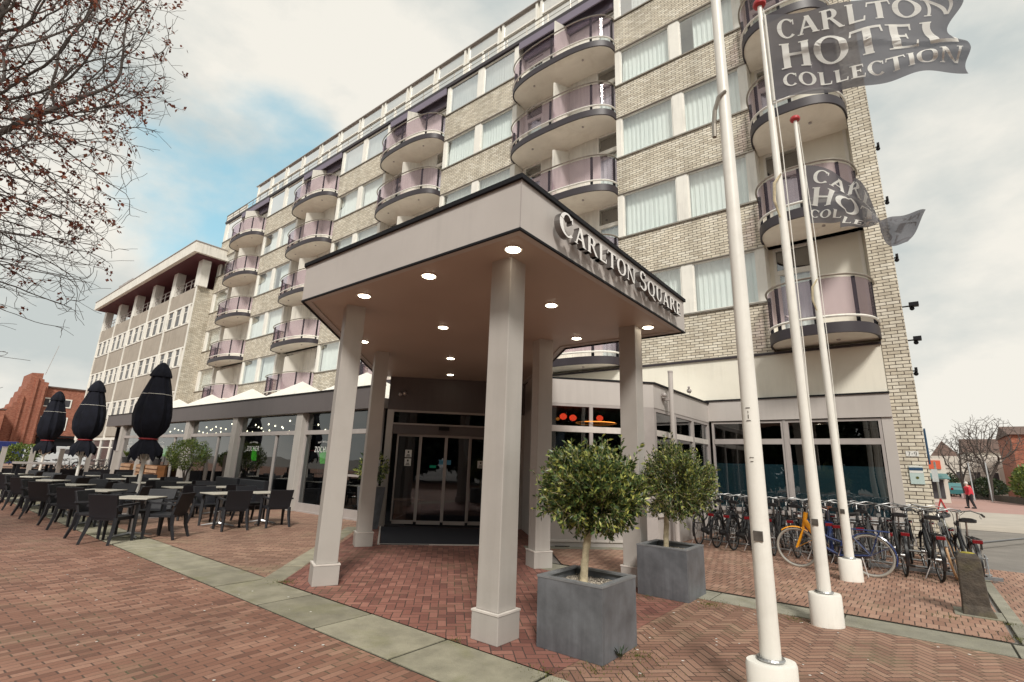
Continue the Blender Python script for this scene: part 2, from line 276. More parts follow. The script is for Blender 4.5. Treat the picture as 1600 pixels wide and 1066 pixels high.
m_zinc = mat('zinc', (.16, .172, .19), .42, metal=.25, var=.34, vs=3.2, bump=.15, bs=9, stain=.55, stcol=(.085, .092, .105), sts=1.7, streak=0.55)
m_zincrim = mat('zinc_rim', (.25, .265, .28), .4, metal=.3, var=.25, vs=5)
m_gravel = mat('pale_gravel', (.33, .29, .24), .9, var=.9, vs=60, bump=1, bs=60)
m_bark = mat('pale_bark', (.50, .43, .29), .85, var=.3, vs=14, bump=.5, bs=40, stain=.6, stcol=(.12, .08, .045), sts=7)
m_treebark = mat('dark_bark', (.085, .07, .062), .9, var=.35, vs=9, bump=.6, bs=30, stain=.4, stcol=(.04, .035, .03), sts=4)
m_leaf = leafmat('olive_leaf', (.022, .045, .018), (.055, .095, .032), (.48, .48, .12), .38, .22, mid=(.14, .20, .055))
m_leafd = leafmat('dark_leaf', (.018, .035, .018), (.032, .055, .024), (.07, .10, .035))
m_leafy = leafmat('fresh_leaf', (.05, .09, .02), (.11, .16, .035), (.24, .28, .06))
m_deadleaf = leafmat('dead_leaf', (.10, .028, .022), (.20, .055, .038), (.34, .12, .06), .7, .35)
m_moss = leafmat('moss', (.07, .075, .02), (.13, .14, .03), (.2, .19, .05))
m_rattan, n_, l_, p_ = newmat('black_rattan')
p_.inputs['Base Color'].default_value = (.022, .023, .03, 1); p_.inputs['Roughness'].default_value = .5
tc_ = n_.new('ShaderNodeTexCoord'); ck = n_.new('ShaderNodeTexBrick'); ck.inputs['Scale'].default_value = 14; ck.inputs['Mortar Size'].default_value = .03; l_.new(tc_.outputs['Object'], ck.inputs['Vector'])
wv = n_.new('ShaderNodeTexWave'); wv.inputs['Scale'].default_value = 22; wv.bands_direction = 'Z'; l_.new(tc_.outputs['Object'], wv.inputs['Vector'])
cb = n_.new('ShaderNodeValToRGB'); cb.color_ramp.elements[0].color = (.004, .0045, .007, 1); cb.color_ramp.elements[1].color = (.016, .017, .024, 1); l_.new(wv.outputs[0], cb.inputs[0]); l_.new(cb.outputs[0], p_.inputs['Base Color'])
bp_ = n_.new('ShaderNodeBump'); bp_.inputs['Strength'].default_value = .5; bp_.inputs['Distance'].default_value = .004; l_.new(wv.outputs[0], bp_.inputs['Height']); l_.new(bp_.outputs[0], p_.inputs['Normal'])
m_tabletop = mat('table_top', (.52, .49, .42), .35, var=.08, vs=4)
m_navy = mat('parasol_cloth', (.010, .011, .018), .85, var=.4, vs=4, bump=.3, bs=25, spec=.2)
m_red = mat('red_strap', (.30, .03, .035), .7)
m_mat = mat('entrance_mat', (.012, .013, .022), .95, var=.2, vs=40, bump=.5, bs=200)
m_wood = mat('brown_wood', (.20, .085, .03), .5, var=.3, vs=5)
m_palewood = mat('pallet_wood', (.42, .26, .16), .8, var=.25, vs=5)
m_kerb = mat('kerb_concrete', (.30, .28, .21), .85, var=.25, vs=3.5, bump=.6, bs=90, stain=.65, stcol=(.215, .21, .10), sts=1.6)
m_kerbg = mat('kerb_concrete_grey', (.26, .25, .20), .85, var=.2, vs=3.5, bump=.6, bs=90, stain=.5, stcol=(.22, .21, .11), sts=2)
m_joint = mat('dark_joint', (.018, .018, .010), .95, var=.5, vs=12)
m_asphalt = mat('asphalt', (.20, .185, .17), .9, var=.18, vs=1.5, bump=.5, bs=120, stain=.3, stcol=(.13, .12, .11), sts=.8)
m_bluegrey = mat('office_concrete', (.40, .355, .30), .85, var=.14, vs=.7, bump=.5, bs=30, stain=.45, stcol=(.26, .225, .18), sts=.5, streak=0.6)
m_redbrick = wallbrick('red_brick', .24, .075, [(.26, .07, .04), (.34, .105, .06), (.42, .15, .09)], (.30, .2, .15), .006, .5)
m_darkred = mat('maroon', (.10, .02, .03), .7)
m_bike = mat('bike_black', (.012, .012, .014), .28, coat=.4)
m_bikeblue = mat('bike_blue', (.012, .03, .12), .3, coat=.4)
m_bikeyel = mat('bike_yellow', (.80, .33, .01), .35, coat=.3)
m_tyre = mat('tyre', (.018, .018, .019), .8)
m_tyregrey = mat('tyre_grey', (.34, .32, .28), .7)
m_tyretan = mat('tyre_tan', (.52, .32, .17), .7)
m_saddle = mat('saddle', (.014, .014, .016), .4)
m_reflect = mat('reflector_red', (.17, .006, .01), .25, emis=(.5, 0, 0), es=.0)
m_brownsad = mat('brown_leather', (.16, .05, .025), .5)
m_stone = mat('bollard_stone', (.075, .062, .05), .9, var=.45, vs=9, bump=1, bs=45, stain=.5, stcol=(.14, .125, .05), sts=4)
m_lichen = mat('lichen', (.30, .25, .03), .9, var=.5, vs=12, bump=.8, bs=60)
m_skin = mat('skin', (.52, .32, .24), .6)
m_coat = mat('red_coat', (.55, .03, .05), .8)
m_trouser = mat('dark_trouser', (.02, .02, .025), .8)
m_hair = mat('white_hair', (.6, .58, .55), .8)
m_bagm = mat('pale_bag', (.6, .5, .5), .8)
m_teal = mat('teal_paint', (.05, .17, .18), .3, coat=.6)
m_navypaint = mat('van_blue', (.02, .035, .16), .35, coat=.5)
m_silver = mat('silver_paint', (.5, .53, .55), .3, coat=.5)
m_houseW = mat('house_white', (.62, .58, .52), .8, var=.06, vs=.3, stain=.2, sts=.4)
m_roofd = mat('house_roof', (.12, .075, .06), .8, var=.3, vs=2)
m_orange = mat('orange_board', (.62, .11, .05), .6)
m_signblue = mat('sign_blue', (.025, .07, .14), .4)
m_signpale = mat('sign_pale', (.50, .62, .60), .4)
m_signwhite = mat('sign_white', (.75, .75, .72), .5)
m_signgreen = mat('sign_green', (.02, .30, .12), .5, emis=(.03, .45, .18), es=.25)
m_stickblue = mat('sticker_blue', (.06, .26, .42), .5)
m_digit = mat('digit_black', (.03, .03, .03), .5)
m_cafegreen = mat('leaf_glow_green', (.08, .45, .03), .6, emis=(.10, .6, .04), es=.35)  # light put into the leaf colour as a weak glow; no lamp there
m_terra = mat('pot_dark', (.03, .03, .032), .6)

for m_ in (m_kerb, m_kerbg):
    n_, l_ = m_.node_tree.nodes, m_.node_tree.links; p_ = n_['Principled BSDF']; src_ = p_.inputs['Base Color'].links[0].from_socket
    ge_ = n_.new('ShaderNodeNewGeometry'); mr_ = n_.new('ShaderNodeMapRange'); l_.new(ge_.outputs['Random Per Island'], mr_.inputs[0]); mr_.inputs[3].default_value = .72; mr_.inputs[4].default_value = 1.15
    sc_ = n_.new('ShaderNodeVectorMath'); sc_.operation = 'SCALE'; l_.new(src_, sc_.inputs[0]); l_.new(mr_.outputs[0], sc_.inputs['Scale']); l_.new(sc_.outputs[0], p_.inputs['Base Color'])
PB = [(.22, .095, .07), (.30, .14, .10), (.37, .19, .14)]
m_pl = bond('plaza_brick', R(93), .215, .074, [(.19, .09, .062), (.27, .13, .088), (.30, .15, .103), (.33, .175, .122), (.40, .225, .16)], (.085, .052, .04), .006, .25, .6, 1.35)
m_cn = herring('canopy_herringbone', R(45), .098, 2, [(.18, .072, .058), (.26, .105, .08), (.29, .125, .096), (.37, .17, .13)], (.05, .034, .028), .0065, .25)
m_rt = herring('pole_herringbone', R(45), .073, 3, [(.24, .125, .088), (.33, .185, .13), (.40, .245, .175)], (.05, .033, .024), .0065, .45)
m_bk = bond('bike_paving', 0, .108, .21, [(.30, .165, .115), (.38, .22, .158), (.45, .28, .205)], (.055, .036, .027), .0065, .3, .55, 1.2)
m_tr = bond('terrace_brick', R(50), .215, .10, [(.27, .15, .105), (.36, .21, .15), (.43, .27, .19)], (.09, .06, .045), .0065, .5)

# ------------------------------------------------------------------ mesh helper
class MB:
    def __init__(s): s.v = []; s.f = []; s.mi = []; s.k = 0; s.sm = False
    def add(s, vs, fs, k=None):
        b = len(s.v); s.v += [tuple(v) for v in vs]; s.f += [tuple(b+i for i in f) for f in fs]; s.mi += [s.k if k is None else k]*len(fs); return s
    def box(s, x0, x1, y0, y1, z0, z1, k=None):
        if x0 > x1: x0, x1 = x1, x0
        if y0 > y1: y0, y1 = y1, y0
        if z0 > z1: z0, z1 = z1, z0
        return s.add([(x0,y0,z0),(x1,y0,z0),(x1,y1,z0),(x0,y1,z0),(x0,y0,z1),(x1,y0,z1),(x1,y1,z1),(x0,y1,z1)],
                     [(0,3,2,1),(4,5,6,7),(0,1,5,4),(1,2,6,5),(2,3,7,6),(3,0,4,7)], k)
    def prism(s, poly, z0, z1, k=None):
        a = sum(poly[i][0]*poly[(i+1) % len(poly)][1]-poly[(i+1) % len(poly)][0]*poly[i][1] for i in range(len(poly)))
        if a < 0: poly = poly[::-1]
        n = len(poly); return s.add([(x,y,z0) for x,y in poly]+[(x,y,z1) for x,y in poly],
            [tuple(range(n-1,-1,-1)), tuple(range(n,2*n))]+[(i,(i+1)%n,n+(i+1)%n,n+i) for i in range(n)], k)
    def wall(s, a, b, z0, z1, t=.1, side=1, k=None):
        """upright slab between plan points a,b; thickness t to the left of a->b (side=1) or right"""
        d = Vector((b[0]-a[0], b[1]-a[1])); d.normalize(); nrm = Vector((-d.y, d.x))*t*side
        return s.prism([a, b, (b[0]+nrm.x, b[1]+nrm.y), (a[0]+nrm.x, a[1]+nrm.y)], z0, z1, k)
    def tube(s, pts, r, n=8, cap=True, k=None):
        pts = [Vector(p) for p in pts]; rs = r if isinstance(r, (list, tuple)) else [r]*len(pts)
        vs = []; ref = None
        for i, p in enumerate(pts):
            d = (pts[min(i+1, len(pts)-1)]-pts[max(i-1, 0)])
            if d.length < 1e-9: d = Vector((0,0,1))
            d.normalize()
            if ref is None:
                ref = d.cross(Vector((0,0,1)) if abs(d.z) < .9 else Vector((1,0,0))).normalized()
            else:
                ref = (ref - d*ref.dot(d))
                ref = ref.normalized() if ref.length > 1e-6 else d.orthogonal().normalized()
            b = d.cross(ref)
            for j in range(n):
                a = 2*pi*j/n; vs.append(p+(ref*cos(a)+b*sin(a))*rs[i])
        m = len(pts); fs = [(i*n+j, i*n+(j+1)%n, (i+1)*n+(j+1)%n, (i+1)*n+j) for i in range(m-1) for j in range(n)]
        if cap: fs += [tuple(range(n-1,-1,-1)), tuple((m-1)*n+j for j in range(n))]
        return s.add(vs, fs, k)
    def cyl(s, x, y, z0, z1, r, n=16, r1=None, k=None): return s.tube([(x,y,z0),(x,y,z1)], [r, r if r1 is None else r1], n, True, k)
    def ring(s, c, ax, R_, r, n=28, m=6, k=None):
        c = Vector(c); ax = Vector(ax).normalized(); u = ax.orthogonal().normalized(); w = ax.cross(u); vs = []
        for i in range(n):
            a = 2*pi*i/n; d = u*cos(a)+w*sin(a)
            for j in range(m):
                b = 2*pi*j/m; vs.append(c+d*(R_+r*cos(b))+ax*r*sin(b))
        return s.add(vs, [(i*m+j, ((i+1)%n)*m+j, ((i+1)%n)*m+(j+1)%m, i*m+(j+1)%m) for i in range(n) for j in range(m)], k)
    def ball(s, c, r, n=10, m=6, sz=1, k=None):
        c = Vector(c); vs = [c+Vector((0,0,-r*sz))]
        for i in range(1, m):
            a = -pi/2+pi*i/m
            for j in range(n): b = 2*pi*j/n; vs.append(c+Vector((r*cos(a)*cos(b), r*cos(a)*sin(b), r*sz*sin(a))))
        vs.append(c+Vector((0,0,r*sz))); fs = []
        for j in range(n): fs.append((0, 1+(j+1)%n, 1+j)); fs.append((len(vs)-1, 1+(m-2)*n+j, 1+(m-2)*n+(j+1)%n))
        for i in range(m-2):
            for j in range(n): fs.append((1+i*n+j, 1+i*n+(j+1)%n, 1+(i+1)*n+(j+1)%n, 1+(i+1)*n+j))
        return s.add(vs, fs, k)
    def xf(s, M, start=0):
        for i in range(start, len(s.v)): s.v[i] = tuple(M @ Vector(s.v[i]))
        return s
    def pieces(s, name, mats, parent=None, nv=8, nf=6, **k):
        """one object per box"""
        for i in range(len(s.v)//nv):
            q = MB(); q.v = s.v[i*nv:(i+1)*nv]; q.f = [tuple(j-i*nv for j in f) for f in s.f[i*nf:(i+1)*nf]]; q.mi = [0]*nf; q.build(name, mats, parent, **k)
    def build(s, name, mats, parent=None, smooth=False, bevel=0, props=None):
        me = bpy.data.meshes.new(name); off = Vector((0,0,0)); q = parent
        while q is not None: off += q.location; q = q.parent
        me.from_pydata([tuple(Vector(v)-off) for v in s.v], [], s.f)
        if not isinstance(mats, (list, tuple)): mats = [mats]
        for m in mats: me.materials.append(m)
        if len(mats) > 1: me.polygons.foreach_set('material_index', s.mi)
        if smooth:
            me.polygons.foreach_set('use_smooth', [True]*len(me.polygons))
            try: me.set_sharp_from_angle(angle=R(40))
            except Exception: pass
        me.update(); o = bpy.data.objects.new(name, me); C.objects.link(o); o.parent = parent
        if bevel:
            b = o.modifiers.new('bevel', 'BEVEL'); b.width = bevel; b.segments = 2; b.limit_method = 'ANGLE'; b.angle_limit = R(40)
        return o
def tag(o, label=None, cat=None, group=None, kind=None):
    if label: o['label'] = label
    if cat: o['category'] = cat
    if group: o['group'] = group
    if kind: o['kind'] = kind
    return o
def thing(name, loc, label, cat, group=None, rz=0):
    o = bpy.data.objects.new(name, None); o.empty_display_size = .2; C.objects.link(o); o.location = loc; o.rotation_euler = (0,0,rz)
    return tag(o, label, cat, group)
def dup(src, loc=None, rz=None, label=None, group=None, parent=None, scale=None):
    c = src.copy(); C.objects.link(c); c.parent = parent
    if loc is not None: c.location = loc
    if rz is not None: c.rotation_euler = (0,0,rz)
    if scale is not None: c.scale = scale
    if label: c['label'] = label
    if group: c['group'] = group
    for ch in KIDS(src): dup(ch, parent=c)
    return c
def KIDS(o): return [c for c in ALLK.get(o.name, []) ] if ALLK is not None and o.name in ALLK else [c for c in bpy.data.objects if c.parent == o]
ALLK = {}
def freeze(o):
    """remember the children of a prototype so copies are quick"""
    ks = [c for c in bpy.data.objects if c.parent == o]; ALLK[o.name] = ks
    for k in ks: freeze(k)
def struct(name, mb, m, **k): return tag(mb.build(name, m, None, **k), kind='structure')

# ------------------------------------------------------------------ ground
g = MB(); g.add([(-1500,-1500,-.03),(1500,-1500,-.03),(1500,1500,-.03),(-1500,1500,-.03)], [(0,1,2,3)])
struct('ground', g, m_asphalt)
def sheet(name, poly, z, m, label=None):
    a = sum(poly[i][0]*poly[(i+1) % len(poly)][1]-poly[(i+1) % len(poly)][0]*poly[i][1] for i in range(len(poly)))
    if a < 0: poly = poly[::-1]
    b = MB(); b.add([(x,y,z) for x,y in poly], [tuple(range(len(poly)))]); return struct(name, b, m)
sheet('plaza_paving', [(-120,-30),(12,-30),(12,3.02),(-2.45,3.02),(-120,3.02)], 0, m_pl)
sheet('entrance_paving', [(-2.45,3.74),(-2.45,7.10),(-4.9,7.10),(-8.1,11.2),(-11.2,8.4),(-6.75,3.74)], 0, m_cn)
sheet('flagpole_paving', [(-2.446,3.02),(12,3.02),(12,7.10),(-2.446,7.10)], 0, m_rt)
sheet('bicycle_paving', [(-4.9,7.72),(.62,7.72),(.62,14.9),(-5.2,14.9),(-8,11.2)], 0, m_bk)
sheet('side_paving', [(.80,7.72),(9,7.72),(9,13.2),(.80,13.6)], 0, m_bk)
sheet('terrace_paving', [(-6.75,3.74),(-11.2,8.4),(-12,15),(-70,15),(-120,3.74)], 0, m_tr)
sheet('side_road', [(.45,13.4),(40,13.0),(40,26),(.45,24)], -.02, m_asphalt)
m_palec = mat('pale_concrete', (.40, .36, .31), .9, var=.12, vs=1, bump=.3, bs=50)
sheet('crossing_strip', [(.45,24),(60,26),(90,45),(.45,38)], -.012, m_palec)
m_pinkb = mat('pink_paving', (.36, .22, .19), .9, var=.12, vs=1.5, bump=.3, bs=40)
sheet('far_street', [(.45,38),(90,45),(120,150),(.45,150)], -.012, m_pinkb)

# kerb slabs: each slab of the band is laid separately but the band is one strip of the setting
def slabs(name, p0, p1, w, step, m, seed=0, z=.004, t=.05, gap=.009):
    rnd = random.Random(seed); b = MB(); a = Vector(p0); d = Vector(p1)-a; Ld = d.length; d.normalize(); n = Vector((-d.y, d.x)); x = 0
    while x < Ld-.01:
        e = min(x+step, Ld); dz = rnd.uniform(-.002, .004)
        q = [a+d*(x+gap), a+d*(e-gap), a+d*(e-gap)+n*w, a+d*(x+gap)+n*w]
        b.prism([(v.x, v.y) for v in q], z-t, z+dz); x = e
    return struct(name, b, m, bevel=.006)
sheet('joint_bed', [(-120,3.02),(-2.446,3.02),(12,3.02),(12,3.03),(-2.446,3.74),(-120,3.74)], -.006, m_joint)
slabs('kerb_strip', (-2.47+1.15*3,3.045), (-100,3.045), -.67, 1.15, m_kerb, 3, gap=.017)
# the band ends where the herringbone begins
sheet('joint_bed_right', [(-5.2,7.10),(12,7.10),(12,7.72),(-5.2,7.72)], -.006, m_joint)
slabs('kerb_strip_right', (-5.1,7.115), (12,7.115), .50, 1.42, m_kerbg, 5)
slabs('kerb_strip_side', (.80,7.74), (.80,40), .13, 1.0, m_kerbg, 6)
slabs('kerb_strip_diagonal', (-6.78,3.78), (-10.9,7.9), .30, 1.0, m_kerb, 8)
slabs('wall_footing', (-6.3,8.55), (-4.1,10.75), .30, .9, m_kerbg, 9)

# ------------------------------------------------------------------ serif lettering made from simple strokes
def arcstrip(cx, cy, rx, ry, t0, t1, a0, a1, n=14):
    """ring piece: t0 = thickness where horizontal strokes are (top/bottom), t1 = at the sides"""
    q = []
    for i in range(n):
        p = []
        for a in (a0+(a1-a0)*i/n, a0+(a1-a0)*(i+1)/n):
            w = abs(cos(a)); t = t0+(t1-t0)*w; ox, oy = cx+rx*cos(a), cy+ry*sin(a); p.append((ox, oy)); p.append((cx+(rx-t)*cos(a), cy+(ry-t*.75)*sin(a)))
        q.append([p[0], p[2], p[3], p[1]])
    return q
def rect(x0, y0, x1, y1): return [[(x0,y0),(x1,y0),(x1,y1),(x0,y1)]]
def slant(xa, ya, xb, yb, w): return [[(xa-w/2,ya),(xa+w/2,ya),(xb+w/2,yb),(xb-w/2,yb)]]
def serif(x, y, w=.13, h=.04): return rect(x-w, y, x+w, y+h)
BOLD = 1.0
def glyph(ch, sans=False):
    T, t = (.15*BOLD, .055*BOLD*BOLD) if not sans else (.14, .12); s = []
    def sf(x, y, w=.14):
        return [] if sans else rect(x-w, y, x+w, y+.045)
    if ch == 'C': s = arcstrip(.42,.5,.42,.52,t,T,R(48),R(312),22)+([] if sans else rect(.66,.68,.71,.95)); w = .76
    elif ch == 'O': s = arcstrip(.44,.5,.44,.52,t,T,0,2*pi,30); w = .88
    elif ch == 'Q': s = arcstrip(.44,.5,.44,.52,t,T,0,2*pi,30)+[[(.42,.06),(.56,.1),(.98,-.2),(.80,-.2)]]; w = .92
    elif ch == 'A': s = slant(.12,0,.42,1,t+.01)+slant(.72,0,.42,1,T)+rect(.22,.3,.62,.3+t)+sf(.12,0,.12)+sf(.72,0,.14); w = .86
    elif ch == 'R': s = rect(.1,0,.1+T,1)+arcstrip(.38,.74,.28,.26,t,T,-pi/2,pi/2,12)+rect(.2,1-t,.4,1)+rect(.2,.48,.4,.48+t)+[[(.36,.5),(.50,.5),(.86,0),(.68,0)]]+sf(.17,0)+sf(.1,.955,.08)+sf(.78,0,.1); w = .86
    elif ch == 'L': s = rect(.12,0,.12+T,1)+rect(.12,0,.64,t)+sf(.19,.955)+([] if sans else [[(.60,0),(.67,0),(.70,.27),(.65,.27)]]); w = .72
    elif ch == 'T': s = rect(.32,0,.32+T,1)+rect(.02,1-t,.77,1)+sf(.395,0)+([] if sans else [[(.02,.98),(.07,.98),(.03,.74),(-.02,.74)],[(.72,.98),(.77,.98),(.81,.74),(.76,.74)]]); w = .79
    elif ch == 'N': s = rect(.12,0,.12+t,1)+rect(.72,0,.72+t,1)+[[(.06,1),(.24,1),(.77,0),(.66,0)]]+sf(.14,0,.11)+sf(.75,.955,.11)+sf(.1,.955,.08); w = .88
    elif ch == 'H': s = rect(.12,0,.12+T,1)+rect(.66,0,.66+T,1)+rect(.2,.48,.7,.48+t)+sf(.19,0)+sf(.19,.955)+sf(.735,0)+sf(.735,.955); w = .93
    elif ch == 'E': s = rect(.12,0,.12+T,1)+rect(.12,0,.66,t)+rect(.12,1-t,.62,1)+rect(.2,.48,.5,.48+t)+sf(.15,0,.12)+sf(.15,.955,.12)+([] if sans else [[(.61,0),(.66,0),(.70,.25),(.66,.25)],[(.57,.99),(.62,.99),(.63,.76),(.59,.76)]]+rect(.47,.38,.51,.63)); w = .74
    elif ch == 'I': s = rect(.1,0,.1+T,1)+sf(.175,0)+sf(.175,.955); w = .35
    elif ch == 'S': s = arcstrip(.32,.74,.27,.27,t,T*.85,R(30),R(270),14)+arcstrip(.32,.25,.30,.27,t,T*.85,R(-150),R(90),14)+([] if sans else rect(.53,.72,.57,.97)+rect(.02,.03,.06,.29)); w = .66
    elif ch == 'U': s = rect(.12,.3,.12+T,1)+rect(.66,.3,.66+t,1)+arcstrip(.415,.32,.30,.34,t,T*.9,pi,2*pi,14)+sf(.19,.955)+sf(.69,.955,.1); w = .84
    elif ch == 'Z': s = rect(.06,0,.70,.12)+rect(.06,.88,.68,1)+[[(.05,.1),(.22,.1),(.70,.9),(.53,.9)]]; w = .76
    elif ch == '7': s = rect(.06,.88,.62,1)+[[(.18,0),(.33,0),(.62,.9),(.48,.9)]]; w = .68
    elif ch == '-': s = rect(.06,.40,.40,.52); w = .46
    elif ch == '9': s = arcstrip(.34,.68,.30,.32,.11,.13,0,2*pi,18)+arcstrip(.34,.42,.30,.42,.10,.13,R(-100),R(20),10)+rect(.52,.4,.64,.68); w = .68
    elif ch == '&': s = arcstrip(.3,.74,.2,.24,.1,.1,0,2*pi,12)+arcstrip(.32,.27,.28,.28,.1,.1,0,2*pi,14); w = .7
    elif ch == 'B': s = rect(.1,0,.24,1)+arcstrip(.34,.74,.26,.26,.1,.12,-pi/2,pi/2,8)+arcstrip(.34,.27,.3,.27,.1,.12,-pi/2,pi/2,8)+rect(.2,.9,.36,1)+rect(.2,0,.36,.1)+rect(.2,.46,.36,.54); w = .68
    elif ch == 'K': s = rect(.1,0,.24,1)+[[(.2,.38),(.34,.38),(.72,1),(.56,1)]]+[[(.30,.58),(.42,.66),(.76,0),(.60,0)]]; w = .76
    elif ch == '+': s = rect(.0,.42,.4,.54)+rect(.14,.28,.26,.68); w = .46
    else: s = []; w = .34
    return s, w
def layout(txt, caps=None, gap=.06, sans=False):
    """list of (strokes) laid out along x, height 1; caps: indices drawn taller"""
    x = 0; outl = []
    for i, ch in enumerate(txt):
        s, w = glyph(ch, sans); k = 1.28 if caps and i in caps else 1
        outl.append([[(x+a*k, b*k) for a, b in q] for q in s]); x += w*k+gap
    return outl, x-gap

# ------------------------------------------------------------------ hotel
YF = 14.8
hotel = thing('hotel_building', (-21.6, YF, 0), 'cream brick six-storey hotel with rows of rounded smoked-glass balconies', 'hotel')
BAYS = [(-7.15,-2.57),(-16.7,-12.0),(-26.2,-21.4),(-35.75,-30.9),(-43.5,-40.4)]
REC = [(-2.57,-.2),(-12.0,-7.15),(-21.4,-16.7),(-30.9,-26.2),(-40.4,-35.75)]
SILL = [6.35,9.52,12.72,15.87,19.02]; HEAD = [7.99,11.2,14.42,17.48,20.72]; LOW = [4.85]+HEAD[:4]
SLB = [4.92,8.06,11.24,14.4,17.52]
b = MB()
YB = 15.35
# body behind: back wall of recesses, sides, rear, roof
b.box(-43.5, .31, YB+.55, YB+.75, 3.4, 20.7)                # inner lining wall behind the rooms
b.box(-43.5, .29, 27.8, 28, 0, 20.9); b.box(-43.5, -43.3, YF+.02, 28, 0, 20.9); b.box(-43.45, .27, YF+.1, 28, 20.78, 20.93)
b.box(-4.6, .05, YF+.1, YF+.2, 3.6, 4.78)                     # render band above the right wing
b.build('rear_wall', m_cream, hotel)
b = MB(); b.box(-43.4, -.2, YF+.02, YF+.3, 3.4, 4.80); b.build('render_band', m_cream, hotel)
b = MB(); b.box(-43.4, -.2, YF-.03, YF+.04, 4.80, 4.855); b.build('render_ledge', m_plum, hotel)
# brick pier at the right end, turning the corner
b = MB(); b.prism([(-.2,YF),(.31,YF),(.31,28),(.05,28),(.05,YF+.55),(-.2,YF+.55)], 0, 20.9); b.build('brick_pier', m_brick, hotel)
# room lining: dark slabs between storeys so windows show a real room behind the curtain
b = MB()
for z in [4.9]+[h+.1 for h in HEAD[:4]]: b.box(-43.3, .0, YF+.3, YB+.5, z, z+.12)
b.pieces('floor_slab', m_cream, hotel)
for bi, (x0, x1) in enumerate(BAYS):
    for r in range(5):
        zl, zs, zh = LOW[r], SILL[r], HEAD[r]
        b = MB(); b.box(x0, x1, YF, YF+.22, zl+.03, zs-.05); b.build('brick_panel', m_brick, hotel)
        b = MB(); b.box(x0-.01, x1+.01, YF-.05, YF+.25, zs-.05, zs); b.box(x0, x1, YF-.02, YF+.2, zl, zl+.03); b.pieces('window_sill', m_rail, hotel)
        # jambs and centre pier
        if bi < 4: wins = [(x0+.2, (x0+x1)/2-.19), ((x0+x1)/2+.17, x1-.23)] if bi else [(-6.95,-5.0),(-4.65,-2.80)]
        else: wins = [(x0+.5, x1-.2)]
        xs = [x0]+[v for w in wins for v in w]+[x1]
        b = MB()
        for i in range(0, len(xs), 2): b.box(xs[i], xs[i+1], YF+.015, YF+.24, zs, zh)
        b.pieces('window_post', m_white, hotel)
        for (a, c) in wins:
            f = MB(); t = .045; y0, y1 = YF+.04, YF+.12
            f.box(a, a+t, y0, y1, zs, zh); f.box(c-t, c, y0, y1, zs, zh); f.box(a+t, c-t, y0, y1, zs, zs+t); f.box(a+t, c-t, y0, y1, zh-t, zh)
            fo = f.build('window', m_white, hotel)
            p = MB(); p.add([(a+t, YF+.08, zs+t),(c-t, YF+.08, zs+t),(c-t, YF+.08, zh-t),(a+t, YF+.08, zh-t)], [(0,1,2,3)]); p.build('pane', m_glasstop if r == 4 else m_glassup, fo)
            # net curtain hung in folds
            q = MB(); nn = int((c-a)/.035); vs = []; rr = random.Random(bi*31+r*7+int(a*3)); ph = rr.uniform(0, 6); g0 = rr.uniform(.0, .06); op = rr.uniform(.06,.3) if rr.random() < .22 else 0
            for i in range(nn+1):
                x = a+(c-a)*(op+(1-op)*i/nn) if int(ph) % 2 else a+(c-a)*(1-op)*i/nn; yy = YF+.28+.022*sin(x*38+ph)+.012*sin(x*91+ph*2); vs += [(x, yy, zs-.05), (x, yy+g0*.2, zh+.05)]
            q.add(vs, [(2*i, 2*i+2, 2*i+3, 2*i+1) for i in range(nn)]); q.build('curtain', m_curtain, fo, smooth=True)
    # side cheeks of the bay in the recess
    b = MB()
    for X in (x0, x1):
        b.box(X, X+(.05 if X == x0 else -.05), YF+.24, YB+.02, LOW[0], 20.72)
    b.pieces('bay_cheek', m_white, hotel)
# blue-plum band and eaves
b = MB(); b.box(-43.5, .31, YF-.06, YF+.30, 20.75, 20.93); b.build('eaves', m_plum, hotel)
b = MB()
for x0, x1 in REC: b.box(x0+.06, x1-.06, YF+.30, YF+.45, 20.15, 20.75)
b.pieces('recess_band', m_plumband, hotel)
b = MB()
for x0, x1 in REC: b.box(x0+.06, x1-.06, YF-.055, YF-.0, 20.36, 20.75)
b.pieces('plum_panel', m_plumband, hotel)
